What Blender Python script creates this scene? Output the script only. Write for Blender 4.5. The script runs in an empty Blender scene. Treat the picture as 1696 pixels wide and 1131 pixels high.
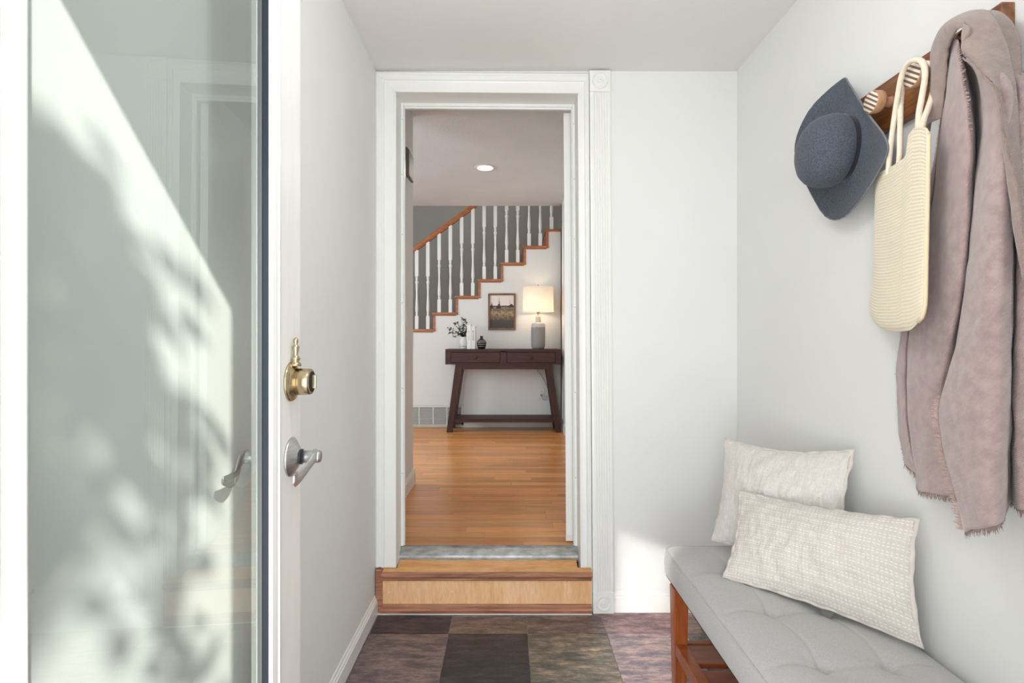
import bpy, math, random
from mathutils import Vector, noise
random.seed(7)
R = math.radians
sc = bpy.context.scene
col = sc.collection

# ------------------------------------------------------------------ camera, world, sun, area lights, exposure
F = 850.0; CX = 841.0; CY = 566.0; CH = 1.22           # focal length in px of the 1696 wide frame, principal point, eye height
cam_d = bpy.data.cameras.new('camera'); cam = bpy.data.objects.new('camera', cam_d); col.objects.link(cam)
cam.location = (0, 0, CH); cam.rotation_euler = (R(90), 0, 0)
cam_d.sensor_width = 36; cam_d.lens = 36*F/1696; cam_d.shift_x = 7/1696; cam_d.shift_y = -.0003
cam_d.clip_start = 0.02
sc.camera = cam
sc.view_settings.view_transform = 'Standard'; sc.view_settings.look = 'None'
sc.view_settings.gamma = 1; sc.view_settings.use_curve_mapping = False
sc.view_settings.exposure = -0.06
w = bpy.data.worlds.new('sky'); sc.world = w; w.use_nodes = True
bgn = w.node_tree.nodes['Background']; bgn.inputs[0].default_value = (.86, .93, 1, 1); bgn.inputs[1].default_value = 1.6

def light(name, kind, loc, power, color=(1, 1, 1), size=None, size_y=None, direction=None, spread=None, radius=None):
    d = bpy.data.lights.new(name, kind); d.energy = power; d.color = color
    if kind == 'AREA':
        d.shape = 'RECTANGLE' if size_y else 'DISK'; d.size = size
        if size_y: d.size_y = size_y
        if spread: d.spread = R(spread)
    if radius is not None and kind != 'AREA' and kind != 'SUN': d.shadow_soft_size = radius
    o = bpy.data.objects.new(name, d); col.objects.link(o); o.location = loc
    if direction is not None: o.rotation_euler = Vector(direction).to_track_quat('-Z', 'Y').to_euler()
    return o
SUN = Vector((-.909, 1.0, -.918)).normalized()
s = light('sun_light', 'SUN', (5, -6, 7), 11.5, (1, .95, .88), direction=SUN); s.data.angle = R(.55)
light('porch_daylight', 'AREA', (.0, -.75, 1.0), 62, (.93, .96, 1), 1.8, 2.2, (0, 1, 0))
light('glass_glint_stand_in', 'AREA', (-.33, .85, 1.12), .72, (1, .96, .9), .35, .62, (.583, .812, -.68), spread=3)  # added lamp standing in for sunlight bounced off the door glass
light('vestibule_fill', 'POINT', (.12, .85, 2.12), 11, (.97, .98, 1), radius=.11)  # added fill light overhead, out of view, to brighten the vestibule
light('hall_window_light', 'AREA', (-3.42, 3.9, 1.75), 52, (.76, .89, 1), 1.6, 1.3, (1, .15, -.12))
light('hall_front_fill', 'AREA', (-2.2, 2.62, 1.8), 22, (.76, .89, 1), 1.4, 1.2, (-.05, 1, -.1))  # added fill lamp inside the hall; the wall behind has no window
light('stairwell_fill', 'AREA', (-.6, 6.3, 4.9), 36, (.98, .98, 1), .9, .7, (0, 0, -1))  # added lamp above the stairs; the ceiling there is closed
light('hall_recessed_lamp', 'AREA', (-.2, 4.5, 2.715), 5, (1, .93, .84), .13, None, (0, 0, -1))
light('table_lamp_bulb', 'POINT', (.331, 5.56, 1.60), 2.5, (1, .76, .52), radius=.035)

# ------------------------------------------------------------------ helpers
def UX(px, py, X):                                     # point of the plane x = X seen at a photograph pixel
    y = F*X/(px-CX); return Vector((X, y, CH-(py-CY)*y/F))
def UY(px, py, y):
    return Vector(((px-CX)*y/F, y, CH-(py-CY)*y/F))

def srgb(r, g, b):
    f = lambda c: (c/255/12.92) if c/255 <= .04045 else ((c/255+.055)/1.055)**2.4
    return (f(r), f(g), f(b), 1)

class MB:
    def __init__(s): s.v = []; s.f = []; s.uv = {}; s.sm = []
    def add(s, vs, fs, smooth=False, uvs=None):
        n = len(s.v); s.v += [Vector(p) for p in vs]
        for f in fs: s.f.append([i+n for i in f]); s.sm.append(smooth)
        if uvs:
            for i, u in enumerate(uvs): s.uv[n+i] = u
        return s
    def box(s, x0, x1, y0, y1, z0, z1):
        v = [(x, y, z) for z in (z0, z1) for y in (y0, y1) for x in (x0, x1)]
        return s.add(v, [(0, 2, 3, 1), (4, 5, 7, 6), (0, 1, 5, 4), (2, 6, 7, 3), (0, 4, 6, 2), (1, 3, 7, 5)])
    def hexa(s, bottom, top):                          # 4 bottom + 4 top corners, counter-clockwise
        return s.add(list(bottom)+list(top), [(3, 2, 1, 0), (4, 5, 6, 7), (0, 1, 5, 4), (1, 2, 6, 5), (2, 3, 7, 6), (3, 0, 4, 7)])
    def bar(s, a, b, w, h, up=(0, 0, 1)):
        a = Vector(a); b = Vector(b); d = (b-a).normalized(); u = Vector(up)
        r = d.cross(u).normalized(); u = r.cross(d).normalized()
        q = lambda p: [p-r*w/2-u*h/2, p+r*w/2-u*h/2, p+r*w/2+u*h/2, p-r*w/2+u*h/2]
        return s.hexa(q(a), q(b))
    def loft(s, rings, smooth=False, caps=True, closed=True, uv=False):
        n = len(rings[0]); vs = [p for r in rings for p in r]; fs = []
        for i in range(len(rings)-1):
            for j in range(n if closed else n-1):
                k = (j+1) % n
                fs.append((i*n+j, i*n+k, (i+1)*n+k, (i+1)*n+j))
        uvs = None
        if uv: uvs = [(j/(n-1), i/(len(rings)-1)) for i in range(len(rings)) for j in range(n)]
        s.add(vs, fs, smooth, uvs)
        if caps and closed:
            m = len(s.v)-len(vs)
            s.f.append([m+j for j in range(n)][::-1]); s.sm.append(False)
            m2 = m+(len(rings)-1)*n
            s.f.append([m2+j for j in range(n)]); s.sm.append(False)
        return s
    def lathe(s, c, prof, n=24, axis=(0, 0, 1), smooth=True, caps=True):   # prof: (radius, height along axis)
        a = Vector(axis).normalized(); t = Vector((1, 0, 0)) if abs(a.x) < .9 else Vector((0, 0, 1))
        u = a.cross(t).normalized(); v = a.cross(u)
        c = Vector(c)
        rings = [[c+a*h+(u*math.cos(2*math.pi*j/n)+v*math.sin(2*math.pi*j/n))*max(r, 1e-5) for j in range(n)] for r, h in prof]
        return s.loft(rings, smooth, caps)
    def tube(s, pts, r, n=8, smooth=True, sx=1.0):
        pts = [Vector(p) for p in pts]; rings = []
        pu = None
        for i, p in enumerate(pts):
            d = (pts[min(i+1, len(pts)-1)]-pts[max(i-1, 0)]).normalized()
            if pu is None:
                t = Vector((0, 0, 1)) if abs(d.z) < .9 else Vector((1, 0, 0)); pu = d.cross(t).normalized()
            pu = (pu-d*pu.dot(d)).normalized(); v = d.cross(pu)
            rr = r[i] if isinstance(r, (list, tuple)) else r
            rings.append([p+(pu*math.cos(2*math.pi*j/n)+v*math.sin(2*math.pi*j/n)*sx)*rr for j in range(n)])
        return s.loft(rings, smooth)
    def grid(s, fn, nu, nv, smooth=True):
        vs = [fn(i/nu, j/nv) for j in range(nv+1) for i in range(nu+1)]
        uvs = [(i/nu, j/nv) for j in range(nv+1) for i in range(nu+1)]
        fs = [(j*(nu+1)+i, j*(nu+1)+i+1, (j+1)*(nu+1)+i+1, (j+1)*(nu+1)+i) for j in range(nv) for i in range(nu)]
        return s.add(vs, fs, smooth, uvs)
    def map(s, fn):
        s.v = [Vector(fn(p)) for p in s.v]; return s
    def build(s, name, mat, parent=None, loc=None, bevel=0, solid=0, solid_off=-1, segs=2, subsurf=0):
        base = world_loc(parent)
        if parent is None and loc is None:             # origin at the base centre
            xs = [p.x for p in s.v]; ys = [p.y for p in s.v]; zs = [p.z for p in s.v]
            loc = Vector(((min(xs)+max(xs))/2, (min(ys)+max(ys))/2, min(zs)))
        loc = Vector(loc) if loc is not None else base
        me = bpy.data.meshes.new(name)
        me.from_pydata([tuple(p-loc) for p in s.v], [], s.f)
        me.polygons.foreach_set('use_smooth', s.sm)
        if s.uv:
            ul = me.uv_layers.new(name='uv')
            for l in me.loops: ul.data[l.index].uv = s.uv.get(l.vertex_index, (0, 0))
        me.materials.append(mat); me.update()
        o = bpy.data.objects.new(name, me); col.objects.link(o)
        if parent: o.parent = parent
        o.location = loc-base
        if solid:
            m = o.modifiers.new('solid', 'SOLIDIFY'); m.thickness = solid; m.offset = solid_off
        if bevel:
            m = o.modifiers.new('bevel', 'BEVEL'); m.width = bevel; m.segments = segs; m.limit_method = 'ANGLE'; m.angle_limit = R(40)
            m.harden_normals = False
        if subsurf:
            m = o.modifiers.new('sub', 'SUBSURF'); m.levels = subsurf; m.render_levels = subsurf
        return o
def world_loc(o):
    v = Vector((0, 0, 0))
    while o is not None: v += o.location; o = o.parent
    return v
def tag(o, label=None, cat=None, group=None, kind=None):
    for k, v in (('label', label), ('category', cat), ('group', group), ('kind', kind)):
        if v: o[k] = v
    return o
def thing(name, loc, label, cat, group=None):
    o = bpy.data.objects.new(name, None); col.objects.link(o); o.location = loc; o.empty_display_size = .05
    return tag(o, label, cat, group)
def struct(name, loc=(0, 0, 0), label=None):
    o = bpy.data.objects.new(name, None); col.objects.link(o); o.location = loc; o.empty_display_size = .05
    return tag(o, label, None, None, 'structure')
def S(o, label=None): return tag(o, label, None, None, 'structure')

def cr(p, t):                                          # Catmull-Rom through p at t in 0..1
    n = len(p)-1; x = min(max(t, 0), 1)*n; i = min(int(x), n-1); f = x-i
    a, b, c, d = p[max(i-1, 0)], p[i], p[i+1], p[min(i+2, n)]
    return b*1.0+((c-a)*.5)*f+(a-b*2.5+c*2-d*.5)*f*f+((b-c)*1.5+(d-a)*.5)*f*f*f
def lin(p, t):
    n = len(p)-1; x = min(max(t, 0), 1)*n; i = min(int(x), n-1); f = x-i
    return p[i]*(1-f)+p[i+1]*f
def interp(tab, x):
    if x <= tab[0][0]: return tab[0][1]
    for (a, b), (c, d) in zip(tab, tab[1:]):
        if x <= c: return b+(d-b)*(x-a)/(c-a)
    return tab[-1][1]

# ------------------------------------------------------------------ materials
class NT:
    def __init__(s, name):
        s.m = bpy.data.materials.new(name); s.m.use_nodes = True; s.t = s.m.node_tree
        s.b = s.t.nodes['Principled BSDF']; s.o = s.t.nodes['Material Output']
    def n(s, ty, **kw):
        x = s.t.nodes.new(ty)
        for k, v in kw.items(): setattr(x, k, v)
        return x
    def l(s, a, b): s.t.links.new(a, b)
    def inp(s, x, name, v):
        i = x.inputs[name]
        if hasattr(v, 'is_output'): s.l(v, i)
        else: i.default_value = v
    def math(s, op, a, b=0.0, c=None):
        x = s.n('ShaderNodeMath', operation=op)
        for i, v in enumerate((a, b) if c is None else (a, b, c)):
            if hasattr(v, 'is_output'): s.l(v, x.inputs[i])
            else: x.inputs[i].default_value = v
        return x.outputs[0]
    def mix(s, f, a, b, bl='MIX'):
        x = s.n('ShaderNodeMix', data_type='RGBA', blend_type=bl)
        for i, v in ((0, f), (6, a), (7, b)):
            if hasattr(v, 'is_output'): s.l(v, x.inputs[i])
            else: x.inputs[i].default_value = v
        return x.outputs[2]
    def coord(s, kind='Object', scale=(1, 1, 1), rot=(0, 0, 0), rnd=False):
        tc = s.n('ShaderNodeTexCoord'); mp = s.n('ShaderNodeMapping'); mp.inputs['Scale'].default_value = scale
        mp.inputs['Rotation'].default_value = rot
        if rnd:
            oi = s.n('ShaderNodeObjectInfo'); va = s.n('ShaderNodeVectorMath', operation='ADD')
            mu = s.math('MULTIPLY', oi.outputs['Random'], 37.0)
            s.l(tc.outputs[kind], va.inputs[0]); s.l(mu, va.inputs[1]); s.l(va.outputs[0], mp.inputs['Vector'])
        else: s.l(tc.outputs[kind], mp.inputs['Vector'])
        return mp.outputs[0]
    def noise(s, vec, scale, detail=4, rough=.55, dist=0):
        x = s.n('ShaderNodeTexNoise'); s.l(vec, x.inputs['Vector']); x.inputs['Scale'].default_value = scale
        x.inputs['Detail'].default_value = detail; x.inputs['Roughness'].default_value = rough; x.inputs['Distortion'].default_value = dist
        return x.outputs['Fac']
    def ramp(s, f, stops):
        x = s.n('ShaderNodeValToRGB'); s.l(f, x.inputs[0]); e = x.color_ramp.elements
        while len(e) < len(stops): e.new(.5)
        for i, (p, c) in enumerate(stops): e[i].position = p; e[i].color = c
        return x.outputs[0]
    def wave(s, vec, scale, dist=0, direction='X', dscale=1, profile='SIN'):
        x = s.n('ShaderNodeTexWave', wave_type='BANDS', bands_direction=direction, wave_profile=profile); s.l(vec, x.inputs['Vector'])
        x.inputs['Scale'].default_value = scale; x.inputs['Distortion'].default_value = dist; x.inputs['Detail Scale'].default_value = dscale
        return x.outputs['Fac']
    def bump(s, h, strength=.3, dist=.002):
        x = s.n('ShaderNodeBump'); s.l(h, x.inputs['Height']); x.inputs['Strength'].default_value = strength; x.inputs['Distance'].default_value = dist
        s.l(x.outputs[0], s.b.inputs['Normal'])
    def set(s, **kw):
        for k, v in kw.items(): s.inp(s.b, k.replace('_', ' '), v)
        return s.m
def pm(name, c1, c2=None, scale=5, stretch=(1, 1, 1), rough=.5, bump=0, bscale=60, bstretch=None, metal=0, rnd=False, bdist=.002, coat=0, sheen=0, lo=.35, hi=.65):
    t = NT(name)
    c1 = srgb(*c1)
    if c2:
        v = t.coord('Object', stretch, rnd=rnd); t.set(Base_Color=t.ramp(t.noise(v, scale), [(lo, c1), (hi, srgb(*c2))]))
    else: t.set(Base_Color=c1)
    if bump:
        v = t.coord('Object', bstretch or stretch, rnd=rnd); t.bump(t.noise(v, bscale, 3), bump, bdist)
    t.set(Roughness=rough, Metallic=metal, Coat_Weight=coat, Sheen_Weight=sheen)
    return t.m
M = {}
M['paint'] = pm('wall_paint', (229, 229, 227), (232, 232, 230), 2, rough=.75, bump=.12, bscale=160, bdist=.0008)
M['ceil'] = pm('ceiling_paint', (228, 227, 223), (231, 230, 226), 2, rough=.8, bump=.12, bscale=160, bdist=.0008)
M['trim'] = pm('trim_gloss_paint', (238, 238, 234), (235, 235, 231), 4, rough=.32, bump=.02, bscale=30, bdist=.0006)
M['door'] = pm('door_paint', (232, 230, 226), (236, 234, 230), 6, (8, 8, 1), rough=.4, bump=.06, bscale=40, bdist=.0005)
M['hallwall'] = pm('hall_wall_paint', (224, 222, 218), (227, 226, 222), 2, rough=.8, bump=.3, bscale=90, bdist=.001)
M['hallceil'] = pm('hall_textured_ceiling', (218, 220, 222), (223, 225, 227), 3, rough=.9, bump=.6, bscale=70, bdist=.003)
M['grey'] = pm('stairwell_grey_paint', (132, 131, 124), (137, 136, 129), 2, rough=.8)
M['grout'] = pm('grout', (150, 140, 128), (120, 110, 100), 60, rough=.9)
M['balus'] = pm('white_baluster_paint', (233, 231, 226), rough=.4)
M['black'] = pm('black_gasket', (38, 42, 56), rough=.35)
M['dark'] = pm('dark_recess', (25, 22, 20), rough=.9)
def wood(name, a, b, c, stretch, scale=3, rough=.4, coat=0, rnd=True, var=.0, grain=60):
    t = NT(name); v = t.coord('Object', stretch, rnd=rnd)
    f = t.noise(v, scale, 6, .6, .6); colr = t.ramp(f, [(.3, srgb(*a)), (.5, srgb(*b)), (.72, srgb(*c))])
    g = t.noise(v, grain, 3, .7)
    colr = t.mix(t.math('MULTIPLY', t.math('SUBTRACT', g, .45), .9), colr, srgb(*[int(x*.62) for x in a]))
    if var:
        oi = t.n('ShaderNodeObjectInfo'); h = t.n('ShaderNodeHueSaturation'); t.l(colr, h.inputs['Color'])
        t.l(t.math('ADD', t.math('MULTIPLY', oi.outputs['Random'], var), 1-var*.55), h.inputs['Value'])
        t.l(t.math('ADD', t.math('MULTIPLY', t.math('FRACT', t.math('MULTIPLY', oi.outputs['Random'], 7.3)), .012), .493), h.inputs['Hue'])
        colr = h.outputs[0]
    t.bump(g, .15, .0006); t.set(Base_Color=colr, Roughness=rough, Coat_Weight=coat, Coat_Roughness=.15)
    return t.m
M['oakfloor'] = wood('oak_strip_floor', (212, 138, 74), (230, 158, 90), (240, 178, 110), (.8, 9, 9), 3, .3, .15, var=.42, grain=14)
M['oaktrim'] = wood('oak_stair_trim', (146, 86, 48), (170, 104, 62), (188, 122, 78), (1.5, 12, 12), 3, .35, .2, grain=14)
M['rail'] = wood('oak_handrail', (150, 88, 46), (172, 104, 58), (188, 122, 74), (2, 12, 12), 3, .35, .2, grain=14)
M['ply'] = wood('plywood', (228, 174, 124), (240, 190, 142), (246, 206, 164), (5, 5, .9), 3, .5, 0, rnd=False, grain=20)
M['plytop'] = wood('plywood_tread', (214, 150, 90), (230, 172, 110), (240, 188, 130), (1.5, 8, 8), 3, .45, .1, rnd=False, grain=14)
M['oldoak'] = wood('worn_oak_molding', (116, 72, 52), (166, 112, 84), (196, 142, 108), (1.2, 22, 22), 4, .55, 0, rnd=True, grain=12)
M['walnut'] = wood('dark_walnut', (46, 20, 15), (62, 30, 23), (82, 42, 32), (1.5, 12, 12), 3, .55, 0, grain=12)
M['walnutv'] = wood('dark_walnut_leg', (46, 20, 15), (60, 29, 23), (78, 40, 31), (12, 12, 1.5), 3, .55, 0, grain=12)
M['bench'] = wood('cherry_bench_wood', (134, 66, 30), (154, 80, 40), (172, 96, 52), (10, 10, 1.2), 3, .33, .25, grain=10)
M['benchh'] = wood('cherry_bench_slat', (128, 62, 34), (148, 76, 42), (166, 92, 54), (1.2, 10, 10), 3, .33, .25, grain=10)
M['railp'] = wood('walnut_peg_rail', (84, 46, 20), (136, 82, 42), (168, 112, 64), (9, 1.3, 9), 3.4, .4, .2, grain=12)
M['pegw'] = wood('peg_wood', (190, 142, 108), (206, 160, 126), (216, 174, 142), (6, 3, 3), 3, .5, 0, grain=20)
M['picframe'] = wood('brown_frame_wood', (96, 62, 40), (120, 80, 52), (134, 92, 62), (6, 6, 3), 3, .45, 0, grain=14)
M['chrome'] = pm('satin_nickel', (196, 196, 196), (210, 210, 210), 20, (1, 1, 12), rough=.36, metal=1)
M['brass'] = pm('polished_brass', (196, 180, 148), (186, 168, 134), 8, rough=.24, metal=1)
M['alu'] = pm('worn_aluminium', (128, 127, 124), (168, 168, 166), 8, (2, 6, 6), rough=.42, metal=.75, bump=.2, bscale=30)
M['tg'] = pm('taupe_plastic', (112, 103, 92), rough=.5)
M['wplastic'] = pm('white_plastic', (226, 224, 218), rough=.4)
M['vent'] = pm('white_vent_metal', (218, 216, 210), rough=.45)
M['cord'] = pm('grey_lamp_cord', (150, 148, 144), rough=.5)

def slate(name, a, b, c, d, seed, stretch=(1, 3.5, 1), rough=.38):
    t = NT(name); v = t.coord('Object', stretch); va = t.n('ShaderNodeVectorMath', operation='ADD'); t.l(v, va.inputs[0]); va.inputs[1].default_value = (seed*3.1, seed*1.7, seed)
    v = va.outputs[0]
    f = t.noise(v, 8, 12, .74, .2); colr = t.ramp(f, [(.34, srgb(*[min(255, int(q*1.06)) for q in a])), (.46, srgb(*[min(255, int(q*1.12)) for q in b])), (.54, srgb(*[min(255, int(q*1.18)) for q in c])), (.66, srgb(*[min(255, int(q*1.22)) for q in d]))])
    g = t.noise(v, 34, 8, .75); colr = t.mix(t.math('MULTIPLY', t.math('SUBTRACT', g, .42), 2.2), colr, srgb(*[int(x*.55) for x in a]))
    sp = t.math('GREATER_THAN', t.noise(v, 70, 2), .71)
    colr = t.mix(t.math('MULTIPLY', sp, .4), colr, srgb(170, 150, 130))
    hs = t.n('ShaderNodeHueSaturation'); hs.inputs['Saturation'].default_value = .8; t.l(colr, hs.inputs['Color']); colr = hs.outputs[0]
    h = t.math('ADD', t.math('MULTIPLY', t.noise(v, 7, 10, .65, .4), 1.0), t.math('MULTIPLY', g, .4))
    t.bump(h, .6, .006); t.set(Base_Color=colr, Roughness=rough, Coat_Weight=.12, Coat_Roughness=.3)
    return t.m
SL = [slate('slate_blue_black', (34, 33, 44), (50, 47, 58), (72, 60, 62), (62, 62, 90), 1),
      slate('slate_brown', (84, 66, 60), (104, 82, 74), (122, 98, 88), (134, 108, 92), 2),
      slate('slate_brown_plum', (78, 64, 62), (98, 80, 76), (120, 94, 86), (146, 112, 90), 3),
      slate('slate_plum', (86, 62, 66), (116, 86, 88), (142, 106, 106), (162, 128, 122), 4),
      slate('slate_purple_brown', (74, 58, 60), (98, 80, 80), (122, 98, 92), (132, 104, 76), 5),
      slate('slate_black', (30, 28, 33), (40, 37, 42), (52, 46, 50), (74, 62, 62), 6),
      slate('slate_olive_gold', (66, 64, 60), (94, 90, 80), (122, 108, 88), (176, 136, 96), 7),
      slate('slate_blue_pink', (100, 96, 112), (134, 118, 126), (166, 134, 128), (190, 154, 140), 8)]

def fabric(name, c1, c2, weave=900, bump=.3, rough=.9, sheen=.3, stretch=(1, 1, 1), base=60):
    t = NT(name); v = t.coord('Object', stretch)
    f = t.noise(v, base, 3, .6); colr = t.ramp(f, [(.35, srgb(*c1)), (.65, srgb(*c2))])
    g = t.noise(v, weave, 2, .6); colr = t.mix(t.math('MULTIPLY', t.math('SUBTRACT', g, .4), .5), colr, srgb(*[int(x*.8) for x in c1]))
    t.bump(g, bump, .0012); t.set(Base_Color=colr, Roughness=rough, Sheen_Weight=sheen, Sheen_Roughness=.5)
    return t.m
M['seat'] = fabric('light_grey_upholstery', (176, 175, 173), (190, 189, 187), 600, base=260)
M['felt'] = fabric('blue_grey_felt', (64, 69, 80), (88, 94, 106), 420, .5, sheen=.12, base=230)
M['trimfelt'] = fabric('felt_edge', (112, 114, 118), (124, 126, 130), 300)
M['piping'] = fabric('cushion_piping', (212, 204, 196), (222, 215, 207), 500)
# throw: twill with diagonal relief
def throwmat(name, c1, c2, dark):
    t = NT(name); v = t.coord('Object'); u = t.coord('UV')
    f = t.noise(v, 45, 4, .6); colr = t.ramp(f, [(.35, srgb(*c1)), (.65, srgb(*c2))])
    tw = t.wave(t.coord('Object', (1, 1, 1), (R(38), R(30), 0)), 120, 1.0, 'Z', 8)
    colr = t.mix(t.math('MULTIPLY', tw, .20), colr, srgb(*dark))
    g = t.noise(v, 420, 3, .7)
    h = t.math('ADD', t.math('MULTIPLY', tw, .5), g); t.bump(h, .55, .0022)
    t.set(Base_Color=colr, Roughness=.95, Sheen_Weight=.45, Sheen_Roughness=.5); return t.m
M['throw'] = throwmat('mauve_wool_twill', (168, 144, 142), (188, 165, 161), (120, 98, 100))
M['throwback'] = throwmat('brown_mauve_brushed_wool', (146, 126, 118), (162, 142, 133), (130, 110, 104))
M['fringe'] = fabric('mauve_fringe', (170, 144, 138), (190, 164, 156), 500)
M['fringed'] = fabric('brown_fringe', (122, 102, 96), (148, 126, 118), 500)
# crochet tote
def toteMat():
    t = NT('cream_crochet'); u = t.coord('UV', (1, 1, 1))
    rows = t.wave(u, 17, .5, 'Y', 3); cols = t.wave(u, 14, .9, 'X', 3)
    h = t.math('ADD', t.math('MULTIPLY', rows, 1.0), t.math('MULTIPLY', cols, .5))
    n = t.noise(t.coord('Object'), 120, 3)
    colr = t.ramp(h, [(.0, srgb(232, 214, 182)), (.5, srgb(244, 230, 202)), (1, srgb(248, 238, 214))])
    t.bump(t.math('ADD', h, n), .5, .002); t.set(Base_Color=colr, Roughness=.9, Sheen_Weight=.2); return t.m
M['tote'] = toteMat()
M['rope'] = fabric('cream_rope', (236, 220, 198), (244, 230, 210), 300, .5)
# cushions
def cushA():
    t = NT('crinkled_cream_cushion'); u = t.coord('UV', (1, 1, 1))
    f = t.noise(t.coord('UV', (22, 5, 1)), 3, 6, .7, .8); f2 = t.noise(t.coord('UV', (6, 20, 1)), 3, 5, .7)
    h = t.math('ADD', f, t.math('MULTIPLY', f2, .5))
    colr = t.ramp(h, [(.5, srgb(214, 208, 201)), (.8, srgb(228, 224, 217)), (.95, srgb(240, 237, 232))])
    t.bump(h, .7, .005); t.set(Base_Color=colr, Roughness=.92, Sheen_Weight=.25); return t.m
def cushB():
    t = NT('kantha_stitched_cushion'); tc = t.n('ShaderNodeTexCoord'); sp = t.n('ShaderNodeSeparateXYZ')
    dn = t.noise(t.coord('UV', (3, 3, 1)), 2.5, 3); 
    t.l(tc.outputs['UV'], sp.inputs[0]); U = sp.outputs[0]; V = sp.outputs[1]
    V2 = t.math('ADD', V, t.math('MULTIPLY', t.math('SUBTRACT', dn, .5), .035))
    rowf = t.math('FRACT', t.math('MULTIPLY', V2, 13.0))
    # pairs of stitched rows
    r1 = t.math('LESS_THAN', t.math('ABSOLUTE', t.math('SUBTRACT', rowf, .3)), .06)
    r2 = t.math('LESS_THAN', t.math('ABSOLUTE', t.math('SUBTRACT', rowf, .66)), .06)
    row = t.math('MAXIMUM', r1, r2)
    un = t.math('ADD', U, t.math('MULTIPLY', t.noise(t.coord('UV', (1, 1, 1)), 9, 2), .01))
    dash = t.math('GREATER_THAN', t.math('FRACT', t.math('MULTIPLY', un, 48)), .42)
    st = t.math('MULTIPLY', row, dash)
    wr = t.noise(t.coord('UV', (30, 4, 1)), 3, 4, .6, .6)
    base = t.ramp(wr, [(.3, srgb(208, 199, 191)), (.7, srgb(220, 212, 204))])
    colr = t.mix(st, base, srgb(238, 232, 224))
    hb = t.math('ADD', t.math('MULTIPLY', wr, .8), t.math('SUBTRACT', t.math('MULTIPLY', t.math('ABSOLUTE', t.math('SUBTRACT', rowf, .48)), .8), t.math('MULTIPLY', st, .25)))
    t.bump(hb, .55, .0045); t.set(Base_Color=colr, Roughness=.9, Sheen_Weight=.2); return t.m
M['cushA'] = cushA(); M['cushB'] = cushB()
# glass: thin pane, mostly clear with a soft green-grey cast
def glassmat():
    t = NT('pane_glass'); g = t.n('ShaderNodeBsdfGlossy'); g.inputs['Roughness'].default_value = 0.0; g.inputs['Color'].default_value = (.95, 1, .98, 1)
    tr = t.n('ShaderNodeBsdfTransparent'); tr.inputs['Color'].default_value = (.66, .695, .68, 1)
    fr = t.n('ShaderNodeFresnel'); gm = t.n('ShaderNodeNewGeometry'); t.l(t.math('ADD', 1.5, t.math('MULTIPLY', gm.outputs['Backfacing'], 1/1.5-1.5)), fr.inputs['IOR']); mx = t.n('ShaderNodeMixShader')
    t.l(t.math('MINIMUM', t.math('MULTIPLY', fr.outputs[0], 1.25), 1.0), mx.inputs[0]); t.l(tr.outputs[0], mx.inputs[1]); t.l(g.outputs[0], mx.inputs[2]); t.l(mx.outputs[0], t.o.inputs[0])
    return t.m
M['glass'] = glassmat()
def emis(name, c, s):
    t = NT(name); t.set(Base_Color=srgb(240, 240, 235), Emission_Color=c, Emission_Strength=s); return t.m
M['lens'] = emis('lit_lamp_lens', (1, .95, .88, 1), 5.0)

# ------------------------------------------------------------------ room shell
LW = -.595; RW = 1.036; FW = 2.32; CZ = 2.44          # vestibule: left, right, far wall, ceiling
HF = .255; HC = 2.742; SY = 5.775                       # hall floor, ceiling, stair wall
HL = -3.5; HR = .596
floor = S(MB().box(LW-.1, RW+.1, -.02, FW+.02, -.12, -.004).build('floor', M['grout']), 'slate tiled vestibule floor')
S(MB().box(LW-.12, LW, .24, FW+.14, -.1, CZ).build('wall_left', M['paint']), 'white wall behind the open glass door')
S(MB().box(RW, RW+.12, .24, FW+.14, -.1, CZ).build('wall_right', M['paint']), 'white wall carrying the peg rail')
S(MB().box(LW-.12, RW+.12, -.02, FW+.14, CZ, CZ+.1).build('ceiling', M['ceil']), 'flat white vestibule ceiling')
OX0, OX1, OZ = -.505, .318, 2.342                       # doorway to the hall
mb = MB().box(LW, OX0, FW, FW+.14, -.1, CZ).box(OX1+.012, RW, FW, FW+.14, -.1, CZ).box(OX0, OX1+.012, FW, FW+.14, OZ, CZ).box(LW-.3, RW+.1, FW+.02, FW+.14, CZ+.1, HC+.22)
S(mb.build('wall_far', M['paint']), 'white wall around the doorway to the hall')
# entrance wall behind the camera with the opening the front door belongs to
mb = MB().box(LW-.12, -.46, -.02, .24, -.1, CZ).box(.442, RW+.12, -.02, .24, -.1, CZ).box(-.46, .442, -.02, .24, 2.334, CZ)
S(mb.build('wall_entrance', M['paint']), 'wall with the front door opening behind the viewer')

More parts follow.
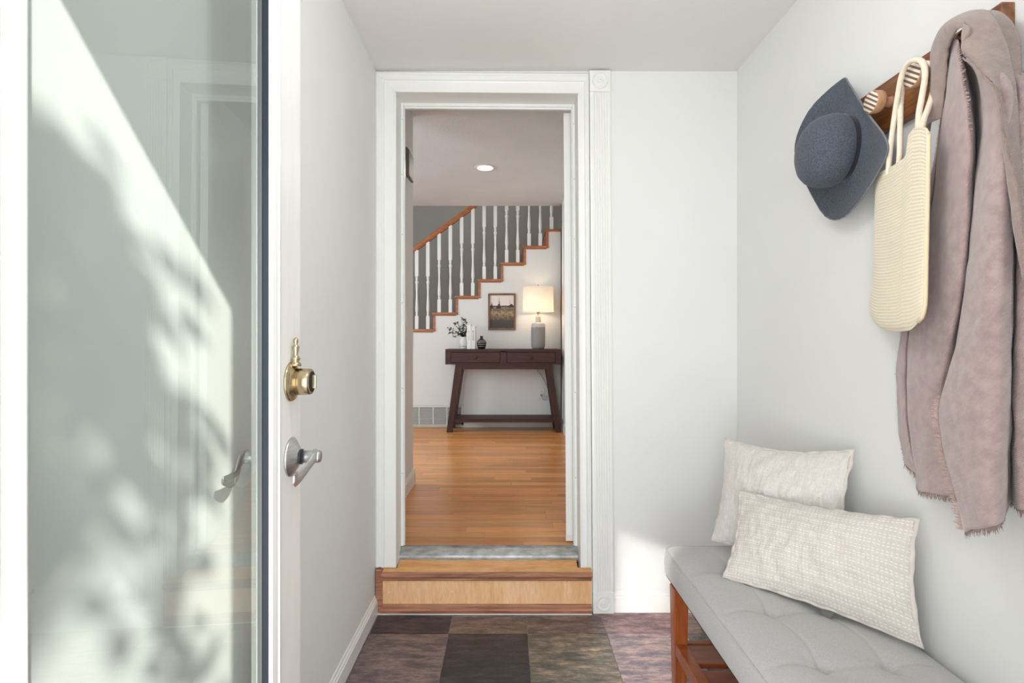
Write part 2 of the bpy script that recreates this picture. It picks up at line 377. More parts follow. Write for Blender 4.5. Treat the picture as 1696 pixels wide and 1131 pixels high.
# slate tiles, each its own child of the floor
xs = [-.577, -.247, .083, .413, .743]; ys = [2.143-.33*k for k in range(6)]
G = .0035
order0 = [0, 1, 2, 3, 1]; order1 = [4, 5, 6, 7, 2]
rows = [(2.143, 2.345)]+[(y-.33, y) for y in ys]
for r, (y0, y1) in enumerate(rows):
    cols = [(LW-.02, xs[0])]+[(x, x+.33) for x in xs[:-1]]+[(xs[-1], RW+.02)]
    for c, (x0, x1) in enumerate(cols):
        y0c = max(y0, .0)
        if r == 0: mi = ([7]+order0)[c]
        elif r == 1: mi = ([4]+order1)[c]
        else: mi = (c*3+r*5) % 8
        a0, a1, b0, b1 = x0+G/2, x1-G/2, y0c+G/2, y1-G/2
        hj = random.uniform(-.0008, .0012)
        n = 5; g = MB()
        def fn(u, v, a0=a0, a1=a1, b0=b0, b1=b1, hj=hj):
            x = a0+(a1-a0)*u; y = b0+(b1-b0)*v
            e = min(u, 1-u, v, 1-v)
            return (x+random.uniform(-.0008, .0008)*(e < .01), y+random.uniform(-.0008, .0008)*(e < .01), hj+.0016*noise.noise(Vector((x*7, y*7, 0)))-(.0014 if e < .01 else 0))
        g.grid(fn, n, n, False)
        k = len(g.v); br = [i for i in range(n+1)]+[(j+1)*(n+1)-1 for j in range(1, n+1)]+[n*(n+1)+i for i in range(n-1, -1, -1)]+[j*(n+1) for j in range(n-1, 0, -1)]
        low = [Vector((g.v[i].x, g.v[i].y, -.006)) for i in br]
        m = len(br); g.v += low
        for i in range(m):
            g.f.append([br[i], k+i, k+(i+1) % m, br[(i+1) % m]]); g.sm.append(False)
        g.build('slate_tile', SL[mi], floor, loc=((a0+a1)/2, (b0+b1)/2, 0))

# baseboards
def base_profile_x(y0, y1, x, sgn, h, t):               # runs along y, stands off wall plane x
    pr = [(0, 0), (t, 0), (t, h*.72), (t*.75, h*.78), (t*.75, h*.84), (t*.45, h*.9), (t*.3, h), (0, h)]
    a = [Vector((x+sgn*p, y0, q)) for p, q in pr]; b = [Vector((x+sgn*p, y1, q)) for p, q in pr]
    return MB().loft([a, b] if sgn < 0 else [b, a])
def base_profile_y(x0, x1, y, sgn, h, t, z=0):
    pr = [(0, 0), (t, 0), (t, h*.72), (t*.75, h*.78), (t*.75, h*.84), (t*.45, h*.9), (t*.3, h), (0, h)]
    a = [Vector((x0, y+sgn*p, z+q)) for p, q in pr]; b = [Vector((x1, y+sgn*p, z+q)) for p, q in pr]
    return MB().loft([b, a] if sgn < 0 else [a, b])
S(base_profile_x(.24, 2.30, LW, 1, .082, .014).build('baseboard_left', M['trim']))
S(base_profile_y(.474, RW, FW, -1, .092, .014).build('baseboard_far', M['trim']))
S(base_profile_x(.24, FW-.015, RW, -1, .092, .014).build('baseboard_right', M['trim']))

# casing of the hall doorway: stepped profile, mitred, with the slight lean the frame has
lean = lambda p: (p.x+(.014*(1-p.z/2.34) if p.x > 0 else 0), p.y, p.z-(.008*(p.x+.5) if p.z > 2.2 else 0))
prof = [(0, 0), (.0, .012), (.006, .018), (.014, .018), (.017, .014), (.027, .014), (.030, .020), (.038, .020), (.041, .014), (.045, .012), (.088, .010), (.090, 0)]
def casing_side(xo, xi, z0, z1o, z1i, yw):
    sx = (xi-xo)/.09
    bot = [Vector((xo+p*sx, yw-q, z0)) for p, q in prof]
    top = [Vector((xo+p*sx, yw-q, z1o+(z1i-z1o)*p/.09)) for p, q in prof]
    return bot, top
b, t_ = casing_side(LW, OX0, .205, 2.432, OZ, FW)
S(MB().loft([b, t_]).build('trim_1', M['trim']), 'moulded white casing left of the doorway')
xo = .366
b, t_ = casing_side(xo, OX1, .207, 2.432, OZ, FW)
S(MB().loft([t_, b]).map(lean).build('trim_2', M['trim']), 'white casing right of the doorway')
lft = [Vector((LW+(OX0-LW)*p/.09, FW-q, 2.432-(2.432-OZ)*p/.09)) for p, q in prof]
rgt = [Vector((xo+(OX1-xo)*p/.09, FW-q, 2.432-(2.432-OZ)*p/.09)) for p, q in prof]
S(MB().loft([rgt, lft]).map(lean).build('trim_3', M['trim']), 'moulded white head casing over the doorway')
# fluted pilaster with rosette blocks
pil = struct('trim_4', (.42, FW, 0), 'fluted white pilaster with rosette blocks')
PX0, PX1 = .367, .459
fl = [(PX0, 0), (PX0, .017), (PX0+.010, .018)]
for i in range(6):
    c = PX0+.018+i*.0112
    fl += [(c-.0036, .018), (c-.002, .0135), (c+.002, .0135), (c+.0036, .018)]
fl += [(PX1-.010, .018), (PX1, .017), (PX1, 0)]
lean2 = lambda p: (p.x+.016*(1-p.z/2.43), p.y, p.z)
rg = lambda z: [Vector((x, FW-q, z)) for x, q in fl]
MB().loft([rg(2.338), rg(.094)]).map(lean2).build('fluted_board', M['trim'], pil)
for z0, z1 in ((.0, .094), (2.338, 2.432)):
    blk = MB().box(PX0-.001, PX1+.001, FW-.024, FW, z0, z1).map(lean2).build('rosette_block', M['trim'], pil, bevel=.0015)
    cc = Vector(lean2(Vector(((PX0+PX1)/2, FW-.024, (z0+z1)/2))))
    MB().lathe(cc, [(.001, .007), (.006, .0068), (.010, .005), (.0125, .001), (.017, .001), (.020, .0045), (.024, .0055), (.028, .0045), (.031, .001), (.036, -.002)][::-1] if 0 else
               [(.037, -.002), (.034, .003), (.031, .0045), (.028, .003), (.0255, -.0005), (.019, -.0005), (.016, .004), (.0125, .005), (.0095, .002), (.007, .005), (.004, .0068), (.0005, .0072)],
               32, (0, -1, 0)).build('rosette', M['trim'], blk)
# jambs, stops
jl = MB().box(OX0-.004, OX0+.004, 2.302, 2.46, .205, OZ)
S(jl.build('trim_5', M['trim']), 'left door jamb')
S(MB().box(OX1-.004, OX1+.006, 2.302, 2.46, .205, OZ).map(lean).build('trim_6', M['trim']), 'right door jamb')
S(MB().box(OX0, OX1, 2.302, 2.46, OZ-.004, OZ+.004).map(lean).build('trim_7', M['trim']), 'head jamb')
st = struct('trim_8', (OX0, 2.42, .2), 'door stops with screw heads')
def stop(mb): return mb
MB().box(OX0+.004, OX0+.016, 2.405, 2.44, .255, OZ-.004).box(OX0+.016, OX0+.021, 2.41, 2.43, .255, OZ-.016).build('stop_strip', M['trim'], st, bevel=.002)
MB().box(OX1-.016, OX1-.004, 2.405, 2.44, .255, OZ-.004).box(OX1-.021, OX1-.016, 2.41, 2.43, .255, OZ-.016).map(lean).build('stop_strip', M['trim'], st, bevel=.002)
MB().box(OX0+.016, OX1-.016, 2.405, 2.44, OZ-.018, OZ-.004).box(OX0+.016, OX1-.016, 2.41, 2.425, OZ-.028, OZ-.018).map(lean).build('stop_strip', M['trim'], st, bevel=.002)
for z in (2.26, 2.0, 1.72, 1.40, 1.0, .6): 
    MB().lathe((OX0+.0095, 2.405, z), [(.002, 0), (.0015, .0008)], 8, (0, -1, 0)).build('screw', M['tg'], st)
    MB().lathe((lean(Vector((OX1-.0095, 0, z)))[0], 2.405, z-.02), [(.002, 0), (.0015, .0008)], 8, (0, -1, 0)).build('screw', M['tg'], st)

# ------------------------------------------------------------------ hall shell
hfloor = S(MB().box(HL, HR+.02, 2.40, SY, HF-.12, HF-.006).build('floor.001', M['dark']), 'oak strip floor of the hall')
rowy = []; y = 2.402
while y < SY-.01: rowy.append((y, min(y+.065, SY))); y += .065
planks = []; rest = MB()
for (y0, y1) in rowy:
    x = HL+random.uniform(-.6, 0)
    while x < HR:
        L = random.choice([.3, .42, .55, .7, .85, 1.0, 1.2])*random.uniform(.85, 1.15); a, b = max(x, HL), min(x+L, HR+.01); x += L
        if b-a < .02: continue
        if b > -1.05*y1/3.6 and b > -.75: planks.append((a, b, y0, y1))
        else: rest.box(a+.0005, b-.0005, y0+.0005, y1-.0005, HF-.008, HF-.0006+random.uniform(-.0003, .0003))
planks.sort(key=lambda p: p[2])
for i, (a, b, y0, y1) in enumerate(planks):
    if i >= 298: rest.box(a+.0005, b-.0005, y0+.0005, y1-.0005, HF-.008, HF-.0006); continue
    MB().box(a+.0005, b-.0005, y0+.0005, y1-.0005, HF-.008, HF+random.uniform(-.0006, 0)).build('floorboard', M['oakfloor'], hfloor, loc=((a+b)/2, (y0+y1)/2, HF))
o = rest.build('floorboards', M['oakfloor'], hfloor); o['kind'] = 'stuff'
S(MB().box(HL-.1, HR+.1, 2.46, SY, HC, HC+.22).build('ceiling.001', M['hallceil']), 'textured hall ceiling')
S(MB().box(-.80, -.642, 2.46, 3.476, HF-.1, HC).build('wall_hall_left', M['hallwall']), 'short white wall inside the hall carrying the light switch')
S(MB().box(HR, HR+.1, 2.46, SY+.02, HF-.1, 5.2).box(1.2, 1.3, SY, SY+1.06, HF-.1, 5.2).box(HR, 1.3, SY-.1, SY, HF-.1, 5.2).build('wall_hall_right', M['hallwall']), 'hall wall behind the open white door')
# far left hall wall with window
wy0, wy1, wz0, wz1 = 3.1, 4.7, 1.1, 2.4
mb = MB().box(HL-.1, HL, 2.46, wy0, HF-.1, 5.2).box(HL-.1, HL, wy1, SY+1.06, HF-.1, 5.2).box(HL-.1, HL, wy0, wy1, HF-.1, wz0).box(HL-.1, HL, wy0, wy1, wz1, 5.2)
S(mb.build('wall_hall_far_left', M['hallwall']))
wn = struct('window_1', (HL, (wy0+wy1)/2, wz0), 'side window lighting the hall')
MB().box(HL-.06, HL-.02, wy0, wy1, wz0, wz0+.05).box(HL-.06, HL-.02, wy0, wy1, wz1-.05, wz1).box(HL-.06, HL-.02, wy0, wy0+.05, wz0, wz1).box(HL-.06, HL-.02, wy1-.05, wy1, wz0, wz1).box(HL-.055, HL-.025, 3.88, 3.92, wz0, wz1).build('window_frame', M['trim'], wn)
MB().box(HL-.043, HL-.038, wy0+.05, wy1-.05, wz0+.05, wz1-.05).build('glass_pane', M['glass'], wn)
S(MB().box(HL-.1, -.80, 2.36, 2.46, HF-.1, HC).box(RW, RW+.01, 2.46, 2.47, 0, .01).build('wall_hall_near', M['hallwall']))
# baseboards in hall
mb = base_profile_x(2.462, 3.488, -.642, 1, .098, .014); mb.map(lambda p: (p.x, p.y, p.z+HF))
mb2 = base_profile_y(-.80, -.628, 3.476, 1, .098, .014, HF)
mb.add(mb2.v, mb2.f)
S(mb.build('baseboard_hall_left', M['trim']))
S(base_profile_y(-.52, HR, SY, -1, .085, .012, HF).build('baseboard_hall_far', M['trim']))
S(base_profile_x(3.3, SY-.012, HR, -1, .098, .012).map(lambda p: (p.x, p.y, p.z+HF)).build('baseboard_hall_right', M['trim']))

# ------------------------------------------------------------------ stairs
RUN = .2545; RISE = .187; XR1 = -.818; T1 = 1.356       # right end of tread 1, its height
def tread_top(n): return T1+(n-1)*RISE
def riser_x(n): return XR1+(n-1)*RUN
# wall under the stairs with stepped top
pts = [(HL, HF-.02)]
n0 = -4
top = []
for n in range(n0, 8):
    xa = HL if n == n0 else riser_x(n-1); xb = min(riser_x(n), HR)
    if n == n0: xa = riser_x(n)-RUN
    top += [(xa, tread_top(n)-.026), (xb, tread_top(n)-.026)]
mb = MB()
for n in range(n0, 8):
    xa = riser_x(n-1) ; xb = min(riser_x(n), HR)
    if xb <= xa: continue
    mb.box(xa, xb, SY, SY+.10, HF-.02, tread_top(n)-.026)
mb.box(HL, riser_x(n0-1), SY, SY+.10, HF-.02, HF+.02)
S(mb.build('wall_stairs', M['hallwall']), 'white wall under the stairs behind the console table')
S(MB().box(HL-.1, 1.3, SY+.96, SY+1.06, HF-.1, 5.2).build('wall_stairwell', M['grey']), 'grey wall behind the stair balusters')
S(MB().box(HL-.1, 1.3, SY, SY+1.06, 5.2, 5.3).build('ceiling.002', M['ceil']))
S(MB().box(HL-.1, HR+.1, SY-.1, SY, HC+.22, 5.2).build('wall_upper', M['hallwall']))
S(MB().box(HL, HR, SY+.1, SY+.96, HF-.12, HF-.01).build('floor.002', M['oaktrim']))
stairs = thing('staircase', (-.8, SY+.5, HF), 'staircase with oak treads, white turned balusters and oak handrail', 'staircase')
for n in range(n0, 8):
    xa = riser_x(n-1)-.03; xb = riser_x(n)+.004
    if xb-xa < .03: continue
    z = tread_top(n)
    MB().box(xa, xb, SY-.02, SY+.955, z-.026, z).build('tread', M['oaktrim'], stairs, bevel=.006)
    if n < 7 and riser_x(n) < HR+.3:
        MB().box(riser_x(n)-.022, riser_x(n)+.004, SY-.006, SY+.955, z, z+RISE-.026).build('riser', M['oaktrim'], stairs)
        MB().box(riser_x(n-1)+.01, riser_x(n)-.02, SY-.006, SY+.004, z-.038, z-.026).build('tread_molding', M['oaktrim'], stairs)
def baluster(extra):
    h = .895+extra; m = MB(); a = .0195
    m.box(-a, a, -a, a, 0, .145)
    prof = [(a, .145), (a*1.02, .150), (.012, .158), (.0125, .166), (.018, .172), (.012, .180), (.016, .200), (.0185, .235), (.0165, .28), (.0125, .35), (.011, .40), (.0125, .45), (.0150, .482), (.011, .490), (.018, .498), (.011, .507), (.0175, .518), (.0185, .535), (.014, .552), (.011, .560), (.018, .570), (.012, .582), (.0185, .592), (a*1.02, .600)]
    m.lathe((0, 0, 0), prof, 12, caps=False)
    m.box(-a, a, -a, a, .600, h)
    return m
bmA = None
for n in range(-3, 8):
    for k in range(2):
        x = riser_x(n)-.213+k*.1265
        if x > HR-.03: continue
        if n == 7 and k == 1: continue
        if bmA is None or True:
            key = 'A%d' % k
            if key not in M:
                o = baluster(.0945*k).map(lambda p, x=x, n=n: p+Vector((x, SY+.045, tread_top(n)))).build('baluster', M['balus'], stairs, loc=(x, SY+.045, tread_top(n))); M[key] = o
            else:
                o = M[key].copy(); col.objects.link(o); o.location = Vector((x, SY+.045, tread_top(n)))-stairs.location
# handrail parallel to the pitch
sl = RISE/RUN
def railpt(x): return T1+.895+.0+(x-(riser_x(1)-.213))*sl
rp = [(-.022, 0), (-.022, .012), (-.03, .02), (-.03, .052), (-.022, .066), (-.008, .072), (.008, .072), (.022, .066), (.03, .052), (.03, .02), (.022, .012), (.022, 0)]
xa, xb = riser_x(-3)-.35, HR-.002
mk = lambda x: [Vector((x, SY+.045+p, railpt(x)-.004+q)) for p, q in rp]
MB().loft([mk(xb), mk(xa)]).build('handrail', M['rail'], stairs)
mb = MB().box(riser_x(-3)-.40, riser_x(-3)-.31, SY+.0, SY+.09, tread_top(-4), railpt(riser_x(-3)-.35)+.15); mb.build('newel_post', M['balus'], stairs, bevel=.004)

# ------------------------------------------------------------------ front door, standing open along the left wall
ph = R(-3.3); D = Vector((math.sin(ph), math.cos(ph), 0)); N = Vector((math.cos(ph), -math.sin(ph), 0)); P = Vector((-.471, 1.115, 0))
def T(a, b, c): return P+D*a+N*b+Vector((0, 0, c))
def tmap(p): return T(p.x, p.y, p.z)
door = struct('door_1', T(-.84, -.02, 0), 'white front door with full glass, standing open by the left wall')
DH = 2.2; GA0, GA1, GZ0, GZ1 = -.655-.0, -.12, .42, 2.06
TH = .044
def dbox(m, a0, a1, b0, b1, c0, c1):
    return m.hexa([T(a0, b0, c0), T(a0, b1, c0), T(a1, b1, c0), T(a1, b0, c0)][::-1], [T(a0, b0, c1), T(a0, b1, c1), T(a1, b1, c1), T(a1, b0, c1)][::-1])
m = MB(); dbox(m, -.835, GA0-.045, -TH, 0, .012, DH); m.build('hinge_stile', M['door'], door, bevel=.0015)
m = MB(); dbox(m, GA1+.045, .06, -TH, 0, .012, DH); m.build('lock_stile', M['door'], door, bevel=.0015)
m = MB(); dbox(m, GA0-.045, GA1+.045, -TH, 0, GZ1+.045, DH); m.build('top_rail', M['door'], door)
m = MB(); dbox(m, GA0-.045, GA1+.045, -TH, 0, .012, GZ0-.045); m.build('bottom_rail', M['door'], door)
# lite moulding: frame with a stepped section on both faces
def lite(sg):
    m = MB(); w0 = .047
    pr = [(w0, 0), (w0-.002, .007), (w0-.012, .009), (w0-.016, .006), (w0-.026, .0075), (.006, .006), (.001, .003), (.001, -.002)]
    if sg < 0: pr = [(w0, 0), (w0-.002, .005), (w0-.008, .005), (w0-.011, 0), (w0-.011, -.008)]
    base = 0 if sg > 0 else -TH
    rings = []
    for (ca, cz, sa, sz) in ((GA0, GZ0, -1, -1), (GA1, GZ0, 1, -1), (GA1, GZ1, 1, 1), (GA0, GZ1, -1, 1)):
        rings.append([T(ca+sa*p, base+sg*q, cz+sz*p) for p, q in pr])
    rings.append(rings[0]); m.loft(rings, closed=False, caps=False)
    return m
lite(1).build('glass_molding', M['trim'], door); lite(-1).build('glass_molding', M['trim'], door)
m = MB()                                               # black spacer between the two sheets
for a0, a1, c0, c1 in ((GA0-.004, GA0+.001, GZ0, GZ1), (GA1-.001, GA1+.004, GZ0, GZ1), (GA0, GA1, GZ0-.004, GZ0+.001), (GA0, GA1, GZ1-.001, GZ1+.004)):
    dbox(m, a0, a1, -.012, .0, c0, c1)
m.build('glass_spacer', M['black'], door)
m = MB()
for a0, a1, c0, c1 in ((GA0-.040, GA0-.004, GZ0-.04, GZ1+.04), (GA1+.004, GA1+.040, GZ0-.04, GZ1+.04), (GA0, GA1, GZ0-.04, GZ0-.004), (GA0, GA1, GZ1+.004, GZ1+.04)):
    dbox(m, a0, a1, -.012, -.001, c0, c1)
m.build('glazing_bead', M['trim'], door)
m = MB(); m.add([T(GA0, -.010, GZ0), T(GA1, -.010, GZ0), T(GA1, -.010, GZ1), T(GA0, -.010, GZ1)], [(0, 1, 2, 3)]); m.build('glass_pane', M['glass'], door)
# lever sets on both faces
def lever(sg):
    b0 = 0 if sg > 0 else -TH; zc = .969; nn = N*sg; c = T(0, b0, zc)
    o = MB().lathe(c, [(.042, 0), (.042, .003), (.038, .006), (.022, .016), (.015, .019), (.013, .024)], 40, nn).build('lever_handle', M['chrome'], door)
    MB().lathe(c, [(.0165, .020), (.0165, .024)], 24, nn).build('black_ring', M['black'], o)
    MB().lathe(c, [(.0135, .022), (.0135, .060), (.012, .063), (.001, .063)], 24, nn).build('spindle', M['chrome'], o)
    cp = [T(.006, b0+sg*.050, zc+.004), T(-.012, b0+sg*.054, zc+.002), T(-.035, b0+sg*.050, zc-.010), T(-.062, b0+sg*.043, zc-.024), T(-.088, b0+sg*.041, zc-.026), T(-.114, b0+sg*.046, zc-.020)]
    rings = []
    hh = [.012, .0125, .011, .0125, .0155, .007]; ww = [.007, .006, .004, .003, .0025, .0015]
    for i in range(25):
        t = i/24; p = cr(cp, t); d = (cr(cp, min(t+.02, 1))-cr(cp, max(t-.02, 0))).normalized()
        side = nn; up = side.cross(d).normalized(); side = d.cross(up)
        h = interp([(k/5, hh[k]) for k in range(6)], t); ww_ = interp([(k/5, ww[k]) for k in range(6)], t)
        rings.append([p+up*h*math.cos(q)+side*ww_*math.sin(q) for q in [2*math.pi*j/16 for j in range(16)]])
    MB().loft(rings, True).build('lever', M['chrome'], o)
lever(1); lever(-1)
zc = 1.132; c = T(0, 0, zc)
db = MB().lathe(c, [(.043, 0), (.043, .003), (.040, .006), (.036, .006), (.034, .010), (.030, .012), (.028, .014)], 40, N)
db = db.build('deadbolt', M['brass'], door)
tag(db, 'brass deadbolt with turned finial')
MB().lathe(c, [(.0295, .010), (.0285, .040), (.027, .044), (.0235, .045)], 32, N).build('cylinder', M['brass'], db)
MB().lathe(c, [(.0235, .043), (.0225, .0455), (.001, .0455)], 24, N).build('cylinder_face', M['dark'], db)
m = MB(); dbox(m, -.0035, .0035, .044, .054, zc-.015, zc+.015); m.build('thumb_turn', M['brass'], db, bevel=.002)
m = MB().lathe(T(0, .010, zc+.038), [(.012, -.004), (.011, .002), (.006, .006), (.009, .010), (.010, .013), (.006, .017), (.0045, .022), (.0075, .034), (.008, .038), (.005, .041), (.0035, .044), (.0055, .048), (.006, .051), (.004, .056), (.0008, .058)], 20)
m.build('finial', M['brass'], db)
MB().lathe(T(0, -TH, zc), [(.030, 0), (.028, .012), (.022, .026), (.02, .028), (.001, .028)], 24, -N).build('outer_cylinder', M['brass'], door)
for z in (.3, 1.15, 2.0):
    MB().lathe(T(-.842, -.004, z), [(.006, -.05), (.006, .05)], 10).build('hinge', M['chrome'], door)
# entrance frame
tr = MB().box(-.46, -.445, -.02, .24, 0, 2.334).box(.427, .442, -.02, .24, 0, 2.334).box(-.445, .427, -.02, .24, 2.319, 2.334)
S(tr.build('trim_9', M['trim']), 'front door frame')
S(MB().box(-.445, .427, -.02, .22, -.1, .006).build('trim_10', M['alu']), 'front door sill')

# ------------------------------------------------------------------ hall door, opened back into the hall
d2 = struct('door_2', (.285, 2.455, HF), 'white hall door opened away, seen edge on')
dx, dy = .135, .80
ln = lambda p: (p.x+.014*(1-p.z/2.34), p.y, p.z)
MB().hexa([Vector(q) for q in ((.267, 2.462, .272), (.302, 2.462, .272), (.302+dx, 2.462+dy, .272), (.267+dx, 2.462+dy, .272))], [Vector(q) for q in ((.267, 2.462, 2.315), (.302, 2.462, 2.315), (.302+dx, 2.462+dy, 2.315), (.267+dx, 2.462+dy, 2.315))]).map(ln).build('door_slab', M['trim'], d2, bevel=.002)
MB().hexa([Vector(q) for q in ((.266, 2.459, .262), (.303, 2.459, .262), (.303+dx, 2.459+dy, .262), (.266+dx, 2.459+dy, .262))], [Vector(q) for q in ((.266, 2.459, .290), (.303, 2.459, .290), (.303+dx, 2.459+dy, .290), (.266+dx, 2.459+dy, .290))]).map(ln).build('door_sweep', M['wplastic'], d2, bevel=.001)

# ------------------------------------------------------------------ threshold and box step
th = thing('threshold', (-.09, 2.39, .2), 'worn aluminium threshold strip under the hall doorway', 'threshold')
pr = [(2.374, .200), (2.371, .210), (2.371, .220), (2.374, .229), (2.380, .237), (2.388, .246), (2.396, .255), (2.403, .261), (2.412, .262), (2.412, .200)]
x0, x1 = OX0+.002, OX1+.008
MB().loft([[Vector((x1, y, z)) for y, z in pr], [Vector((x0, y, z)) for y, z in pr]], False).build('sill_strip', M['alu'], th, bevel=.001)
for x in (-.40, -.19, .02, .225):
    MB().lathe((x, 2.396, .252), [(.0035, -.002), (.0035, .0015)], 10, (0, -.6, .8)).build('screw', M['dark'], th)
stp = thing('box_step', (-.11, 2.30, 0), 'low plywood box step with worn oak mouldings below the doorway', 'step')
XS0, XS1 = -.591, .375
m = MB()
for xa_, xb_, ya_, yb2, za_, zb_ in ((XS0, XS1, 2.292, 2.319, .190, .1966), (OX0+.006, OX1-.002, 2.319, 2.370, .1966, .210)):
    m.hexa([Vector(q) for q in ((xa_, ya_, za_-.014), (xb_, ya_, za_-.014), (xb_, yb2, zb_-.014), (xa_, yb2, zb_-.014))], [Vector(q) for q in ((xa_, ya_, za_), (xb_, ya_, za_), (xb_, yb2, zb_), (xa_, yb2, zb_))])
m.build('tread', M['plytop'], stp)
MB().box(XS0+.03, XS1, 2.300, 2.318, .03, .176).build('riser_panel', M['ply'], stp)
npz = [(2.300, .148), (2.292, .150), (2.287, .156), (2.291, .161), (2.284, .166), (2.279, .174), (2.281, .184), (2.288, .190), (2.300, .190)]
MB().loft([[Vector((XS1, y, z)) for y, z in npz], [Vector((XS0+.028, y, z)) for y, z in npz]]).build('nosing', M['oldoak'], stp)
bpz = [(2.302, .006), (2.286, .006), (2.284, .020), (2.287, .026), (2.291, .028), (2.291, .034), (2.296, .042), (2.302, .044)]
MB().loft([[Vector((XS1, y, z)) for y, z in bpz], [Vector((XS0+.02, y, z)) for y, z in bpz]]).build('base_molding', M['oldoak'], stp)
MB().box(XS0, XS0+.03, 2.290, 2.318, .006, .200).build('side_trim', M['oldoak'], stp, bevel=.003)
MB().box(XS0, XS1, 2.286, 2.316, .0005, .006).build('caulk_strip', M['wplastic'], stp)
MB().box(OX0+.006, OX1-.002, 2.318, 2.370, .02, .175).build('carcass', M['ply'], stp)
for x, z in ((-.53, .095), (-.25, .097), (.27, .094)):
    MB().lathe((x, 2.300, z), [(.0035, 0), (.003, .001)], 10, (0, -1, 0)).build('filled_nail', M['wplastic'], stp)

# ------------------------------------------------------------------ wall and ceiling fittings in the hall
W = lambda px, py: UY(px, py, SY)
# recessed light
rl = thing('recessed_light', (-.2, 4.5, HC), 'round lit recessed light in the hall ceiling', 'ceiling light')
MB().lathe((-.2, 4.5, HC), [(.068, -.002), (.070, -.006), (.082, -.008), (.090, -.004), (.092, 0)], 40).build('trim_ring', M['vent'], rl)
MB().lathe((-.2, 4.5, HC-.003), [(.0005, -.0012), (.069, -.0012), (.069, .0005)], 40).build('lens', M['lens'], rl)
# door chime
ch = thing('door_chime', (-.642, 3.17, 1.55+.8), 'taupe plastic chime box high on the hall wall', 'door chime')
z0 = 2.285
yq = 3.10
def chx(y0, y1, xa, xb, pts): pass
m = MB(); a = [Vector(q) for q in ((-.642, yq, 2.275), (-.640, yq, 2.40), (-.603, yq, 2.402), (-.590, yq, 2.39), (-.590, yq, 2.245), (-.610, yq, 2.250))]
a = [Vector((-.6415, yq, 2.262)), Vector((-.612, yq, 2.222)), Vector((-.596, yq, 2.222)), Vector((-.596, yq, 2.378)), Vector((-.610, yq, 2.395)), Vector((-.6415, yq, 2.395))]
b = [p+Vector((0, .15, 0)) for p in a]
m.loft([b, a]); m.build('housing', M['tg'], ch, bevel=.003)
for k in range(5):
    MB().box(-.628, -.612, yq-.0008, yq+.001, 2.318+k*.009, 2.322+k*.009).build('slot', M['dark'], ch)
# light switch
sw = thing('light_switch', (-.642, 3.19, 1.34), 'white double light switch plate on the hall wall', 'light switch')
MB().box(-.6415, -.636, 3.13, 3.245, 1.305, 1.425).build('plate', M['wplastic'], sw, bevel=.002)
for y in (3.158, 3.217): MB().box(-.636, -.631, y-.009, y+.009, 1.345, 1.385).build('rocker', M['wplastic'], sw, bevel=.001)
# return air vent
v0, v1 = W(600, 0).x, W(768, 0).x; zb, zt = .268, W(0, 672).z
vt = thing('return_vent', ((v0+v1)/2, SY, zb), 'white louvred return air vent at the foot of the stair wall', 'vent')
ci0, ci1 = W(0, 705).z, W(0, 676).z
MB().box(v0, v1, SY-.004, SY-.0005, zb+.012, zt).build('back_plate', M['dark'], vt)
m = MB().box(v0, v1, SY-.012, SY-.004, zb, ci0).box(v0, v1, SY-.012, SY-.004, ci1, zt).box(v1-.028, v1, SY-.012, SY-.004, ci0, ci1).box(v0, v0+.02, SY-.012, SY-.004, ci0, ci1)
m.build('frame', M['vent'], vt, bevel=.0015)
for px in (694.5, 717.7, 740.5, 671, 648, 625):
    x = W(px, 0).x; MB().box(x-.006, x+.006, SY-.013, SY-.004, ci0, ci1).build('divider', M['vent'], vt)
for k in range(14):
    z = ci0+.008+k*(ci1-ci0-.01)/14
    MB().hexa([Vector(q) for q in ((v0+.02, SY-.011, z), (v1-.028, SY-.011, z), (v1-.028, SY-.005, z+.004), (v0+.02, SY-.005, z+.004))], [Vector(q) for q in ((v0+.02, SY-.011, z+.003), (v1-.028, SY-.011, z+.003), (v1-.028, SY-.005, z+.007), (v0+.02, SY-.005, z+.007))]).build('louvre', M['vent'], vt)
# outlet
oc = W(896.5, 652)
ou = thing('wall_outlet', (oc.x, SY, oc.z-.055), 'white wall outlet with a plug in it below the console table', 'outlet')
MB().box(oc.x-.036, oc.x+.036, SY-.006, SY-.0005, oc.z-.058, oc.z+.058).build('plate', M['wplastic'], ou, bevel=.002)
for dz in (.022, -.022):
    so = MB().box(oc.x-.014, oc.x+.014, SY-.009, SY-.006, oc.z+dz-.013, oc.z+dz+.013).build('socket', M['wplastic'], ou, bevel=.003)
    for s_ in (-1, 1): MB().box(oc.x+s_*.006-.001, oc.x+s_*.006+.001, SY-.0098, SY-.0088, oc.z+dz-.004, oc.z+dz+.005).build('slot', M['dark'], so)

# ------------------------------------------------------------------ console table
ty0, ty1 = 5.415, 5.755; K = F/ty0
tx0 = (737.5-CX)/K; tx1 = (929-CX)/K
tz1 = CH-(579.2-CY)/K; tz0 = CH-(604.6-CY)/K
ct = thing('console_table', ((tx0+tx1)/2, (ty0+ty1)/2, HF), 'dark walnut console table with two drawers and splayed legs', 'console table')
px2x = lambda p, y=ty0: (p-CX)*y/F
py2z = lambda p, y=ty0: CH-(p-CY)*y/F
MB().box(tx0, tx1, ty0, ty1, tz1-.022, tz1).build('tabletop', M['walnut'], ct, bevel=.002)
m = MB(); xd = [px2x(746.5), px2x(828.5), px2x(839.2), px2x(920.2)]; zd0 = py2z(602.2); zd1 = py2z(584.2)
m.box(tx0, xd[0], ty0, ty1, tz0, tz1-.022).box(xd[1], xd[2], ty0, ty1, tz0, tz1-.022).box(xd[3], tx1, ty0, ty1, tz0, tz1-.022)
